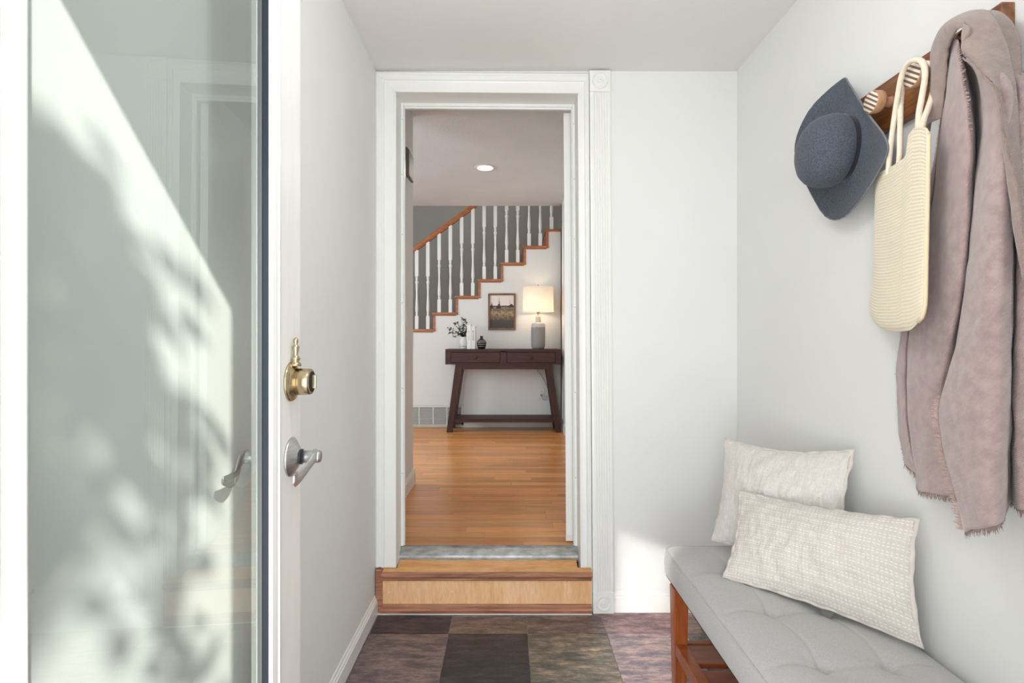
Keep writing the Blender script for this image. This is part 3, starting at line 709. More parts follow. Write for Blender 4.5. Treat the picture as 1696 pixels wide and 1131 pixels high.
m.box(xd[0], xd[1], ty0, ty1, tz0, zd0).box(xd[2], xd[3], ty0, ty1, tz0, zd0).box(xd[0], xd[3], ty1-.02, ty1, tz0, tz1-.022).box(xd[0], xd[3], ty0, ty0+.02, zd1, tz1-.022)
m.build('case', M['walnut'], ct)
for a, b in ((xd[0], xd[1]), (xd[2], xd[3])):
    dr = MB().box(a+.004, b-.004, ty0-.002, ty0+.28, zd0+.004, zd1-.004).build('drawer', M['walnut'], ct, bevel=.002)
    MB().lathe(((a+b)/2, ty0-.002, (zd0+zd1)/2), [(.008, 0), (.007, .010), (.016, .015), (.018, .021), (.014, .027), (.001, .029)], 20, (0, -1, 0)).build('knob', M['walnut'], dr)
ltop = tz0
lt = [(px2x(754), px2x(766)), (px2x(904.5), px2x(914.5))]; lb = [(px2x(739.2), px2x(748.8)), (px2x(920.5), px2x(930))]
for yy0, yy1 in ((ty0+.012, ty0+.062), (ty1-.062, ty1-.012)):
    for (a0, a1), (b0, b1) in zip(lt, lb):
        m = MB().hexa([Vector((b0, yy0-.002, HF)), Vector((b1, yy0-.002, HF)), Vector((b1, yy1, HF)), Vector((b0, yy1, HF))], [Vector((a0, yy0, ltop)), Vector((a1, yy0, ltop)), Vector((a1, yy1, ltop)), Vector((a0, yy1, ltop))])
        m.build('leg', M['walnutv'], ct, bevel=.002)
    MB().box(lt[0][1]-.004, lt[1][0]+.004, yy0+.006, yy1-.012, py2z(612.8), ltop).build('apron', M['walnut'], ct)
zs0, zs1 = py2z(701), py2z(694.8)
f_ = (zs0-HF)/(ltop-HF)
xs0 = lb[0][1]+(lt[0][1]-lb[0][1])*f_-.03; xs1 = lb[1][0]+(lt[1][0]-lb[1][0])*f_+.03
MB().box(xs0, xs1, ty0+.02, ty1-.02, zs1-.012, zs1).box(xs0, xs1, ty0+.02, ty0+.045, zs0, zs1-.012).box(xs0, xs1, ty1-.045, ty1-.02, zs0, zs1-.012).build('lower_shelf', M['walnut'], ct, bevel=.0015)
TZ = tz1
# table lamp
ly = 5.565; LS = F/ly; lx = (891.3-CX)/LS
lamp = thing('table_lamp', (lx, ly, TZ), 'lit table lamp with grey ribbed ceramic base and white drum shade', 'lamp')
def lampmat():
    t = NT('grey_ribbed_ceramic'); v = t.coord('Object'); sp = t.n('ShaderNodeSeparateXYZ'); t.l(v, sp.inputs[0])
    band = t.math('GREATER_THAN', t.math('ADD', sp.outputs[2], t.math('MULTIPLY', t.noise(v, 30, 3), .02)), .245)
    colr = t.mix(band, srgb(150, 147, 142), srgb(208, 204, 198)); n = t.noise(v, 90, 3)
    colr = t.mix(t.math('MULTIPLY', n, .35), colr, srgb(112, 110, 106)); t.set(Base_Color=colr, Roughness=.55)
    wv = t.wave(v, 28, .3, 'Z'); t.bump(wv, .5, .002); return t.m
r = .0755; bh = .288
nseg = 44; rings = []
prof = [(.052, 0), (.062, .004), (.069, .018), (.0745, .045), (.0755, .12), (.0755, .20), (.074, .262), (.066, .279), (.048, .286), (.028, .289)]
for rr, h in prof:
    rings.append([Vector((lx+(rr+(.0012 if j % 2 else 0))*math.cos(2*math.pi*j/nseg), ly+(rr+(.0012 if j % 2 else 0))*math.sin(2*math.pi*j/nseg), TZ+h)) for j in range(nseg)])
MB().loft(rings, True).build('base', lampmat(), lamp)
MB().lathe((lx, ly, TZ+.286), [(.029, 0), (.028, .064), (.026, .072), (.013, .076)], 28).build('neck', pm('pale_ceramic', (214, 206, 194), rough=.4), lamp)
MB().lathe((lx, ly, TZ+.356), [(.010, 0), (.010, .03), (.016, .034), (.016, .05), (.007, .055), (.004, .32), (.008, .325), (.004, .338)], 14).build('socket', M['brass'], lamp)
def shademat():
    t = NT('white_linen_shade'); tl = t.n('ShaderNodeBsdfTranslucent'); tl.inputs[0].default_value = (.93, .84, .74, 1)
    df = t.n('ShaderNodeBsdfDiffuse'); df.inputs[0].default_value = srgb(234, 226, 218)
    mx = t.n('ShaderNodeMixShader'); mx.inputs[0].default_value = .38; t.l(df.outputs[0], mx.inputs[1]); t.l(tl.outputs[0], mx.inputs[2]); t.l(mx.outputs[0], t.o.inputs[0]); return t.m
sz0 = CH-(517.2-CY)/LS; sz1 = CH-(476.8-CY)/LS
n = 48; ring = lambda rr, z: [Vector((lx+rr*math.cos(2*math.pi*j/n), ly+rr*math.sin(2*math.pi*j/n), z)) for j in range(n)]
MB().loft([ring(.168, sz0), ring(.164, sz1)], True, caps=False).build('shade', shademat(), lamp)
m = MB()
for j in range(3):
    a = 2*math.pi*j/3; m.tube([(lx, ly, sz1-.006), (lx+.163*math.cos(a), ly+.163*math.sin(a), sz1-.004)], .0015, 6)
m.build('shade_spider', M['brass'], lamp)
pa = [Vector((lx+.05, ly+.07, TZ+.006)), Vector((lx+.06, 5.745, TZ+.005)), Vector((lx+.06, 5.763, TZ-.06)), Vector((W(888, 0).x, 5.766, W(0, 608).z)), Vector((W(898, 0).x, 5.766, W(0, 625).z)), Vector((W(907, 0).x, 5.76, W(0, 645).z)), Vector((W(906, 0).x, 5.755, W(0, 658).z)), Vector((W(901, 0).x, 5.75, W(0, 663).z)), Vector((W(898.5, 0).x, 5.748, W(0, 660).z)), Vector((oc.x, 5.752, oc.z-.022))]
MB().tube([cr(pa, i/60) for i in range(61)], .0028, 6).build('power_cord', M['cord'], lamp)
MB().box(oc.x-.012, oc.x+.012, 5.742, SY-.0095, oc.z-.034, oc.z-.010).build('plug', M['cord'], lamp, bevel=.003)
# framed picture
a = W(808.5, 547.3); b = W(854, 487)
pf = thing('framed_picture', ((a.x+b.x)/2, SY, a.z), 'small brown wooden frame with a meadow landscape print', 'picture')
fw = .021; y0, y1 = SY-.022, SY-.001
m = MB().box(a.x, b.x, y0, y1, a.z, a.z+fw).box(a.x, b.x, y0, y1, b.z-fw, b.z).box(a.x, a.x+fw, y0, y1, a.z+fw, b.z-fw).box(b.x-fw, b.x, y0, y1, a.z+fw, b.z-fw)
m.build('frame', M['picframe'], pf, bevel=.0015)
def picmat():
    t = NT('meadow_print'); v = t.coord('UV'); tc = t.n('ShaderNodeSeparateXYZ'); t.l(v, tc.inputs[0]); U = tc.outputs[0]; V = tc.outputs[1]
    n1 = t.noise(v, 9, 6, .7); n2 = t.noise(v, 22, 5, .8); n3 = t.noise(t.coord('UV', (1, .8, 1)), 17, 4, .8)
    vv = t.math('ADD', V, t.math('MULTIPLY', t.math('SUBTRACT', n1, .5), .34))
    field = t.ramp(vv, [(0, srgb(66, 62, 58)), (.22, srgb(78, 72, 66)), (.36, srgb(150, 122, 90)), (.46, srgb(190, 156, 118)), (.56, srgb(120, 104, 90)), (.66, srgb(176, 144, 112))])
    field = t.mix(t.math('MULTIPLY', t.math('GREATER_THAN', n3, .52), .65), field, srgb(58, 50, 46))
    sky = t.mix(V, srgb(226, 206, 194), srgb(232, 222, 216))
    skym = t.math('GREATER_THAN', V, .665)
    colr = t.mix(skym, field, sky)
    def spire(u0, top, wd, base):
        du = t.math('ABSOLUTE', t.math('SUBTRACT', t.math('ADD', U, t.math('MULTIPLY', t.math('SUBTRACT', n2, .5), .22)), u0))
        return t.math('MULTIPLY', t.math('LESS_THAN', du, t.math('MULTIPLY', t.math('MAXIMUM', t.math('SUBTRACT', top, V), 0), wd)), t.math('GREATER_THAN', V, base))
    for args in ((.38, .97, .07, .6), (.40, .84, .22, .6), (.08, .80, .35, .6), (.84, .87, .08, .62), (.9, .75, 1.3, .63), (.36, .74, .8, .6)):
        colr = t.mix(spire(*args), colr, srgb(46, 40, 40))
    line = t.math('LESS_THAN', t.math('ABSOLUTE', t.math('SUBTRACT', t.math('ADD', V, t.math('MULTIPLY', t.math('SUBTRACT', n2, .5), .06)), .665)), .018); colr = t.mix(line, colr, srgb(58, 48, 46))
    t.set(Base_Color=colr, Roughness=.6); return t.m
MB().grid(lambda u, v: (a.x+fw+(b.x-a.x-2*fw)*u, SY-.008, a.z+fw+(b.z-a.z-2*fw)*v), 1, 1).build('print', picmat(), pf)
# objects at the left end of the table
vy = 5.55; VS = F/vy
VX = lambda px: (px-CX)/VS
vx = VX(767.6)
MB_ = MB().lathe((vx, vy, TZ), [(.028, 0), (.034, .003), (.036, .02), (.0345, .028), (.036, .034), (.041, .055), (.040, .085), (.033, .108), (.027, .122), (.028, .130), (.025, .130), (.024, .118), (.001, .06)], 32, caps=False)
def vasemat():
    t = NT('cream_banded_ceramic'); v = t.coord('Object'); sp = t.n('ShaderNodeSeparateXYZ'); t.l(v, sp.inputs[0])
    bd = t.math('LESS_THAN', t.math('ABSOLUTE', t.math('SUBTRACT', sp.outputs[2], .028)), .003)
    t.set(Base_Color=t.mix(bd, srgb(222, 216, 206), srgb(120, 112, 100)), Roughness=.4); return t.m
tag(MB_.build('vase', vasemat()), 'small cream ceramic vase with a thin band, holding dark leafy stems', 'vase')
# leafy stems
pl = thing('leafy_stems', (vx, vy, TZ+.10), 'dark green leafy stems standing in the cream vase', 'plant')
M['leaf'] = pm('dark_leaf', (44, 46, 38), (66, 66, 52), 40, rough=.5); M['stem'] = pm('brown_stem', (70, 52, 40), rough=.7)
tips = [(743, 545), (746, 553), (752, 538), (757, 534), (764, 526), (768, 529), (773, 530), (775, 541), (751, 559), (760, 545), (772, 552), (768, 540)]
random.seed(3)
for (tx, tz_) in tips:
    tp = Vector((VX(tx), vy+random.uniform(-.07, .05), CH-(tz_-CY)/VS)); bs = Vector((vx+random.uniform(-.01, .01), vy+random.uniform(-.01, .01), TZ+.09))
    mid = (tp+bs)/2+Vector((0, 0, .035)); pth = [bs, bs+Vector((0, 0, .04)), mid, tp]
    stem = MB().tube([cr(pth, i/12) for i in range(13)], .0014, 5).build('stem', M['stem'], pl)
    for k in range(11):
        t = .34+.66*k/10; p = cr(pth, t)
        for sgn in (-1, 1):
            dr = Vector((random.uniform(-1, 1), random.uniform(-1, 1), random.uniform(-.4, .8))).normalized(); L = random.uniform(.022, .034); up = Vector((random.uniform(-.5, .5), random.uniform(-.5, .5), 1)).normalized()
            sd = dr.cross(up).normalized()*L*.42; nn = dr.cross(sd).normalized()*.0015
            MB().add([p, p+dr*L*.5+sd, p+dr*L, p+dr*L*.5-sd, p+dr*L*.5+nn], [(0, 1, 4), (1, 2, 4), (2, 3, 4), (3, 0, 4)], True).build('leaf', M['leaf'], stem)
# books
def bookmat(name, c, ink, amount):
    t = NT(name); v = t.coord('Object'); sp = t.n('ShaderNodeSeparateXYZ'); t.l(v, sp.inputs[0])
    inx = t.math('LESS_THAN', t.math('ABSOLUTE', sp.outputs[0]), .009)
    iz = t.math('MULTIPLY', t.math('GREATER_THAN', sp.outputs[2], .09), t.math('LESS_THAN', sp.outputs[2], amount))
    n = t.math('GREATER_THAN', t.noise(t.coord('Object', (60, 1, 130)), 1.6, 2), .5)
    t.set(Base_Color=t.mix(t.math('MULTIPLY', t.math('MULTIPLY', inx, iz), t.math('MULTIPLY', n, .8)), srgb(*c), srgb(*ink)), Roughness=.5); return t.m
for (p0, p1, h, c, ink, am, lab) in ((774.3, 780.8, .262, (236, 234, 230), (190, 186, 180), .2, 'taller white book upright beside the cream vase'), (781.2, 787.8, .243, (228, 225, 219), (120, 116, 112), .20, 'white book with grey spine lettering, upright beside the black vase')):
    x0, x1 = VX(p0), VX(p1); yb = vy-.075
    bk = thing('book', ((x0+x1)/2, yb, TZ), lab, 'book', 'white books on the console table')
    bm = bookmat('white_book_cover', c, ink, am)
    MB().box(x0, x0+.003, yb, yb+.17, TZ, TZ+h).box(x1-.003, x1, yb, yb+.17, TZ, TZ+h).box(x0, x1, yb-.002, yb+.002, TZ, TZ+h).build('cover', bm, bk, bevel=.0008)
    MB().box(x0+.003, x1-.003, yb+.002, yb+.166, TZ+.003, TZ+h-.004).build('pages', pm('book_pages', (232, 226, 214), rough=.8), bk)
# black striped vase
bx = VX(797.8)
def stripmat():
    t = NT('black_vase_white_stripes'); v = t.coord('Object'); sp = t.n('ShaderNodeSeparateXYZ'); t.l(v, sp.inputs[0]); z = sp.outputs[2]
    f = None
    for zz in (.028, .050, .072, .088):
        q = t.math('LESS_THAN', t.math('ABSOLUTE', t.math('SUBTRACT', z, zz)), .0018); f = q if f is None else t.math('MAXIMUM', f, q)
    t.set(Base_Color=t.mix(t.math('MULTIPLY', f, .8), srgb(16, 17, 19), srgb(190, 190, 188)), Roughness=.4); return t.m
tag(MB().lathe((bx, vy-.03, TZ), [(.034, 0), (.040, .004), (.047, .03), (.052, .06), (.052, .076), (.045, .090), (.030, .102), (.018, .108), (.015, .114), (.015, .136), (.018, .140), (.014, .140), (.012, .115), (.001, .07)], 36, caps=False).build('striped_vase', stripmat()), 'small black vase with thin white stripes on the console table', 'vase')

# ------------------------------------------------------------------ bench
bx0, bx1, by0, by1 = .572, 1.018, .72, 1.905
bench = thing('bench', ((bx0+bx1)/2, (by0+by1)/2, 0), 'long light grey tufted bench on cherry wood legs along the right wall', 'bench')
def outline(ins, z, n=10, rad=.045):
    x0, x1, y0, y1 = bx0+ins, bx1-ins, by0+ins, by1-ins; r_ = rad
    pts = []
    def seg(a, b, k): 
        return [(a[0]+(b[0]-a[0])*i/k, a[1]+(b[1]-a[1])*i/k) for i in range(k)]
    def arc(cx, cy, a0): return [(cx+r_*math.cos(a0+math.pi/2*i/n), cy+r_*math.sin(a0+math.pi/2*i/n)) for i in range(n)]
    pts += seg((x0+r_, y0), (x1-r_, y0), 36)+arc(x1-r_, y0+r_, -math.pi/2)+seg((x1, y0+r_), (x1, y1-r_), 110)+arc(x1-r_, y1-r_, 0)+seg((x1-r_, y1), (x0+r_, y1), 36)+arc(x0+r_, y1-r_, math.pi/2)+seg((x0, y1-r_), (x0, y0+r_), 110)+arc(x0+r_, y0+r_, math.pi)
    return pts
buttons = [(x, y) for x in (.722, .875) for y in (1.64, 1.405, 1.172, .94)]
SZ = .462
def hgt(x, y, k):
    h = .024*(1-k**5)
    for bxx, byy in buttons:
        d = math.hypot(x-bxx, y-byy); h -= .016*math.exp(-(d/.014)**2)+.013*math.exp(-(d/.05)**2)
    e = 1-k**10
    for bxx in (.722, .875):
        u = min(abs(y-b_) for b_ in (1.64, 1.405, 1.172, .94))/.1175
        h -= e*.0045*math.exp(-((x-bxx-.006*math.sin(y*26))/.006)**2)*(1-.6*min(u, 1))
    for byy in (1.64, 1.405, 1.172, .94):
        h -= e*.0038*math.exp(-((y-byy-.008*math.sin(x*22))/.006)**2)
    return SZ+h
rings = [[Vector((x, y, z)) for x, y in outline(i, z)] for i, z in ((.012, .366), (.004, .370), (.0, .378), (-.003, .415), (0, .450), (.002, .457), (.0045, .459))]
MB().loft(rings, True, caps=False).build('seat_border', M['seat'], bench)
ol = outline(.0045, 0); cx_, cy_ = (bx0+bx1)/2, (by0+by1)/2
rings = []
for i in range(71):
    k = 1-i/70
    rings.append([Vector((cx_+(x-cx_)*k, cy_+(y-cy_)*k, hgt(cx_+(x-cx_)*k, cy_+(y-cy_)*k, k)-(.003 if i == 0 else 0))) for x, y in ol])
MB().loft(rings, True, caps=False).build('seat_cushion', M['seat'], bench)
op = outline(.003, 0); m = MB(); m.tube([Vector((x, y, .4595)) for x, y in op[::2]+[op[0]]], .0022, 6); m.build('seam_piping', M['seat'], bench)
for (x, y) in buttons:
    z = hgt(x, y, .5); MB().lathe((x, y, z-.002), [(.010, 0), (.0095, .003), (.006, .005), (.0005, .006)], 16).build('button', M['seat'], bench)
MB().box(bx0+.012, bx1-.012, by0+.012, by1-.012, .355, .368).build('seat_board', M['dark'], bench)
LG = .052
for lx_ in (bx0+.006, bx1-.006-LG):
    for ly_ in (by0+.05, by1-.05-LG-.02):
        s_ = .006
        MB().hexa([Vector((lx_+s_, ly_+s_, 0)), Vector((lx_+LG-s_, ly_+s_, 0)), Vector((lx_+LG-s_, ly_+LG-s_, 0)), Vector((lx_+s_, ly_+LG-s_, 0))], [Vector((lx_, ly_, .356)), Vector((lx_+LG, ly_, .356)), Vector((lx_+LG, ly_+LG, .356)), Vector((lx_, ly_+LG, .356))]).build('leg', M['bench'], bench, bevel=.003)
ya, yb_ = by0+.05+LG, by1-.07-LG
for lx_ in (bx0+.012, bx1-.012-.04):
    MB().box(lx_, lx_+.04, ya-.004, yb_+.004, .125, .165).build('stretcher', M['bench'], bench, bevel=.003)
MB().box(bx0+.058, bx1-.058, by1-.105, by1-.085, .12, .160).build('end_rail', M['benchh'], bench, bevel=.002)
yy = by1-.106
while yy-.105 > ya:
    MB().box(bx0+.05, bx1-.05, yy-.105, yy, .138, .156).build('slat', M['benchh'], bench, bevel=.002); yy -= .14

# ------------------------------------------------------------------ cushions
def cushion(BL, BR, TR, TL, thick, nu=64, nv=48, pinch=.05, wr=.004, seed=0, bulge=1.0):
    nrm = (BR-BL).cross(TL-BL).normalized()
    if nrm.y > 0: nrm = -nrm
    def P_(u, v):
        du = math.sin(math.pi*v)*pinch*(1-2*u)*.5; dv = math.sin(math.pi*u)*pinch*(1-2*v)*.7
        uu, vv = u+du, v+dv
        return BL*(1-uu)*(1-vv)+BR*uu*(1-vv)+TR*uu*vv+TL*(1-uu)*vv
    def h(u, v):
        a = max(math.sin(math.pi*u), 0)**.55*max(math.sin(math.pi*v), 0)**.55
        return a
    def front(u, v):
        p = P_(u, v); a = h(u, v); e = 1-min(1, 14*min(u, 1-u, v, 1-v))
        n_ = wr*noise.noise(p*22+Vector((seed, 0, 0)))*2+wr*.8*noise.noise(Vector((u*30, v*9, seed)))
        return p+nrm*(thick*.5*a+n_*(.25+a))+nrm*.006*e*noise.noise(p*30)
    def back(u, v):
        p = P_(u, v); return p-nrm*(thick*.5*h(u, v))
    return front, back, P_, nrm
def make_cushion(name, label, c4, thick, mat, **kw):
    BL, BR, TR, TL = c4
    front, back, P_, nrm = cushion(BL, BR, TR, TL, thick, **kw)
    root = thing(name, ((BL.x+BR.x)/2, (BL.y+BR.y)/2, min(BL.z, BR.z)), label, 'cushion')
    m = MB().grid(front, 110, 80); m.grid(lambda u, v: back(1-u, v), 24, 18)
    m.build('cover', mat, root)
    ed = [(i/40, 0) for i in range(40)]+[(1, i/30) for i in range(30)]+[(1-i/40, 1) for i in range(40)]+[(0, 1-i/30) for i in range(31)]
    cpt = P_(.5, .5)
    rg = []
    for (u, v) in ed:
        p = P_(u, v); out = (p-cpt).normalized()
        wv = nrm*.004*math.sin((u*9+v*7)*6.1)
        q = p+out*.008*(.8+.5*noise.noise(p*25)); 
        rg.append([p-out*.006+nrm*.004+wv*.3, q+nrm*.0012+wv, q-nrm*.0012+wv, p-out*.006-nrm*.004+wv*.3])
    rg.append(rg[0]); MB().loft(rg, True, caps=False).build('flange', M['piping'], root)
    return root
V = Vector
A_c4 = (V((.745, 1.868, .497)), V((.945, 1.452, .494)), UX(1414, 747, 1.0), UX(1200, 727, .83))
make_cushion('throw_cushion', 'large square cream crinkled cushion leaning in the corner behind the other one', A_c4, .13, M['cushA'], pinch=.10, seed=3, wr=.003)
B_c4 = (UY(1199, 957, 1.598), UY(1527, 1073, 1.218), UX(1519, 862, .992), UX(1226, 814, .782))
make_cushion('lumbar_cushion', 'oblong beige cushion with rows of white running stitch, at the front of the bench', B_c4, .11, M['cushB'], pinch=.075, seed=11, wr=.004)

# ------------------------------------------------------------------ peg rail
XP = 1.008
pr_ = thing('peg_rail', (RW, 1.28, 1.79), 'dark walnut peg rail on the right wall with striped round pegs', 'coat rack')
MB().box(XP, RW-.0005, 1.047, 1.51, 1.786, 1.913).build('plank', M['railp'], pr_, bevel=.002)
def pegmat():
    t = NT('striped_peg_face'); v = t.coord('Object', (1, 1, 1), (R(-38), 0, 0)); sp = t.n('ShaderNodeSeparateXYZ'); t.l(v, sp.inputs[0])
    f = t.math('FRACT', t.math('ADD', t.math('MULTIPLY', sp.outputs[2], 95), .2))
    t.set(Base_Color=t.mix(t.math('GREATER_THAN', f, .52), srgb(240, 226, 208), srgb(118, 92, 78)), Roughness=.5); return t.m
PM = pegmat()
for yp in (1.070, 1.213, 1.350, 1.487):
    pg = MB().lathe((XP, yp, 1.849), [(.016, 0), (.013, .006), (.012, .016), (.016, .024), (.026, .028), (.0285, .034), (.0285, .052), (.027, .054)], 36, (-1, 0, 0)).build('peg', M['pegw'], pr_, loc=(XP, yp, 1.849))
    MB().lathe((XP-.0535, yp, 1.849), [(.0272, 0), (.0265, .0012), (.0005, .0012)], 36, (-1, 0, 0)).build('striped_face', PM, pg, loc=(XP-.053, yp, 1.849))

# ------------------------------------------------------------------ hat
ho = [(1401, 131, .985), (1405, 137, .985), (1419, 159, .975), (1439, 191, .962), (1459, 217, .948), (1469, 235, .943), (1470.5, 250, .942), (1465, 267, .944), (1455, 285, .95), (1435, 318, .965), (1415, 344, .976), (1399, 360, .982), (1381.6, 365, .982), (1364, 356, .975), (1346, 326, .955), (1330, 294, .935), (1318.5, 263, .918), (1317.5, 239, .91), (1326, 211, .915), (1344, 179, .935), (1371.6, 151, .963), (1395, 132.5, .982)]
hp = [UX(*q) for q in ho]; hp.append(hp[0])
nA = 96
outl = []
for j in range(nA):
    t = j/nA*(len(hp)-1); i = int(t); f = t-i; a, b, c, d = hp[(i-1) % (len(hp)-1)], hp[i], hp[i+1], hp[(i+2) % (len(hp)-1)] if i+2 < len(hp) else hp[1]
    outl.append(b+(c-a)*.5*f+(a-b*2.5+c*2-d*.5)*f*f+((b-c)*1.5+(d-a)*.5)*f**3)
HC_ = V((.965, 1.473, 1.772))
hat = thing('felt_hat', (.97, 1.47, 1.77), 'blue grey felt hat with warped brim hanging on the peg rail', 'hat')
ring0 = []
for p in outl:
    ang = math.atan2((p.z-HC_.z), (p.y-HC_.y))
    ring0.append(V((HC_.x, HC_.y+.082*math.cos(ang), HC_.z+.102*math.sin(ang))))
rings = []
for i in range(15):
    t = i/14
    rings.append([(HC_+(a-HC_)*.86).lerp(b, t)+V((.010*math.sin(math.pi*t), 0, 0)) for a, b in zip(ring0, outl)])
MB().loft(rings, True, caps=False).build('brim', M['felt'], hat, solid=.004, solid_off=0)
ctr = [(.88, -.004), (.90, .010), (.96, .018), (1.01, .032), (1.01, .050), (.97, .070), (.89, .087), (.76, .100), (.59, .109), (.38, .114), (.18, .115), (.01, .115)]
bandr = [[V((HC_.x-h, HC_.y+(p.y-HC_.y)*r_+h*.12, HC_.z+(p.z-HC_.z)*r_-h*.10)) for p in ring0] for r_, h in ((.91, -.003), (.925, .004), (.93, .016), (.91, .020))]
MB().loft(bandr, True, caps=False).build('crown_base_ring', fabric('dark_navy', (20, 22, 34), (28, 30, 44), 400), hat)  # thin dark navy ring around the base of the crown
rings = [[V((HC_.x-h, HC_.y+(p.y-HC_.y)*r_+h*.12, HC_.z+(p.z-HC_.z)*r_-h*.10)) for p in ring0] for r_, h in ctr]
MB().loft(rings, True, caps=False).build('crown', M['felt'], hat)
MB().tube([p for p in outl[::2]]+[outl[0]], .0022, 6).build('brim_edge', M['trimfelt'], hat)

# ------------------------------------------------------------------ tote bag
tote = thing('tote_bag', (.93, 1.22, 1.24), 'cream crochet tote bag hanging from a striped peg by rope handles', 'bag')
topl = [(1449, 298), (1457, 288), (1481, 277), (1500, 264), (1504, 256), (1506, 226), (1514, 216), (1526, 214), (1534, 216), (1538, 224)]
def edgeL(v): return cr([V((1449, 298, 0)), V((1447.5, 360, 0)), V((1447, 430, 0)), V((1441, 500, 0)), V((1440, 516, 0)), V((1450, 537, 0))], v).x
def bagpt(u, v, off):
    X = .985+(.872-.985)*u; 
    pxt = 1450+(1538-1450)*u; pyt = interp(topl, pxt)
    pxb = 1443+(1532-1443)*u
    pyb = 546+4*math.sin(math.pi*u)-10*max(0, 1-u/.25)**2-12*max(0, (u-.75)/.25)**2
    vv = v
    if v > .86:
        tt = (v-.86)/.14; sh = 1-.26*(1-math.sqrt(max(0, 1-tt*tt))); um = .5+(u-.5)*sh; pxb = 1443+(1532-1443)*um; pxt = 1450+(1538-1450)*um
    px = pxt+(pxb-pxt)*vv; py = pyt+(pyb-pyt)*vv
    if u < .5: px -= 4*math.exp(-((v-.88)/.12)**2)*(1-2*u)
    p = UX(px, py, X)
    e = (max(0, 1-(2*u-1)**2))**.5*(.35+.65*v)*(1 if v < .9 else math.sqrt(max(0, 1-((v-.9)/.1)**2)))
    nn = V((-.92, -.38, 0))
    return p+nn*off*e*(1+.25*noise.noise(p*14))
MB().grid(lambda u, v: bagpt(u, v, .020), 48, 60).grid(lambda u, v: bagpt(1-u, v, -.020), 30, 40).build('body', M['tote'], tote)
m = MB().tube([bagpt(1, i/40, 0) for i in range(41)], [.0045]*41, 7); m.tube([bagpt(i/40, 0, 0)+V((0, 0, .001)) for i in range(41)], .003, 6)
m.build('crochet_edge', M['tote'], tote)
def strap(pts): 
    q = [UX(*p) for p in pts]; MB().tube([cr(q, i/70) for i in range(71)], .0062, 9).build('rope_handle', M['rope'], tote)
strap([(1471, 292, .955), (1473, 262, .952), (1480, 205, .948), (1487, 160, .944), (1493, 128, .94), (1502, 108, .936), (1517, 100, .932), (1529, 106, .93), (1532, 128, .93), (1527, 160, .928), (1522, 190, .92), (1521, 225, .9)])
strap([(1487, 284, .945), (1490, 255, .945), (1491, 200, .95), (1493, 160, .96), (1500, 125, .972), (1517, 110, .978), (1537, 106, .978), (1549, 114, .974), (1548, 140, .965), (1539, 175, .94), (1530, 200, .915), (1525, 228, .895)])

# ------------------------------------------------------------------ throw blanket
tb = thing('throw_blanket', (.95, 1.07, 1.0), 'mauve wool throw with fringed edges draped over the nearest peg', 'blanket')
PY = [None, 130, 215, 350, 480, 600, 700, None]
def colm(top, mids, bot): return [top]+[(m_[0], y_, m_[1]) for m_, y_ in zip(mids, (130, 215, 350, 480, 600, 700))]+[bot]
cols = [
 colm((1574, 76, .992), [(1562, 1.0), (1556, 1.005), (1530, 1.01), (1505, 1.01), (1487, 1.01), (1489, 1.01)], (1497, 768, 1.01)),
 colm((1575, 74, .985), [(1564, .985), (1558, .985), (1537, .985), (1513, .985), (1496, .985), (1499, .985)], (1514, 783, .985)),
 colm((1576, 72, .99), [(1566, 1.0), (1561, 1.0), (1544, 1.0), (1519, 1.0), (1505, 1.0), (1507, 1.0)], (1517, 787, 1.0)),
 colm((1577, 70, .965), [(1566, .965), (1561, .965), (1544, .97), (1521, .975), (1505, .98), (1508, .98)], (1521, 812, .975)),
 colm((1580, 66, .945), [(1573, .94), (1567, .94), (1558, .945), (1545, .95), (1530, .955), (1530, .965)], (1538, 817, .96)),
 colm((1584, 66, .925), [(1583, .912), (1583, .912), (1577, .915), (1570, .925), (1558, .94), (1553, .958)], (1566, 822, .96)),
 colm((1587, 76, .91), [(1596, .91), (1607, .905), (1604, .91), (1592, .925), (1570, .945), (1562, .965)], (1590, 823, .965)),
 colm((1590, 86, .93), [(1606, .99), (1616, 1.01), (1612, 1.0), (1602, .99), (1584, .98), (1575, .975)], (1605, 824, .975)),
 colm((1593, 94, .915), [(1617, .96), (1625, .95), (1613, .92), (1600, .905), (1576, .90), (1555, .905)], (1600, 878, .91)),
 colm((1596, 98, .895), [(1624, .905), (1632, .90), (1622, .88), (1612, .872), (1592, .875), (1570, .88)], (1610, 878, .885)),
 colm((1600, 100, .885), [(1644, .885), (1652, .882), (1647, .868), (1640, .862), (1628, .862), (1616, .862)], (1634, 875, .868)),
 colm((1606, 82, .89), [(1668, .90), (1674, .90), (1674, .898), (1671, .895), (1668, .895), (1665, .895)], (1660, 862, .895)),
 colm((1610, 82, .95), [(1672, .98), (1680, .995), (1678, 1.0), (1680, 1.0), (1676, 1.0), (1675, 1.0)], (1672, 830, 1.0)),
 colm((1616, 80, .94), [(1683, .96), (1689, .95), (1689, .935), (1689, .935), (1687, .935), (1685, .935)], (1690, 845, .935)),
 colm((1620, 80, 1.0), [(1700, 1.0), (1712, 1.0), (1722, 1.0), (1728, 1.0), (1730, 1.0), (1730, 1.0)], (1730, 840, 1.0))]
colw = [[UX(*q) for q in c] for c in cols]
def body(u, v):
    row = [cr(c, v) for c in colw]; p = cr(row, u)
    p = p+V((-.0035*noise.noise(p*18), .003*noise.noise(p*15+V((9, 0, 0))), 0))
    return p
m = MB().grid(body, 260, 130); m.build('hanging_folds', M['throw'], tb, solid=.003, solid_off=0)
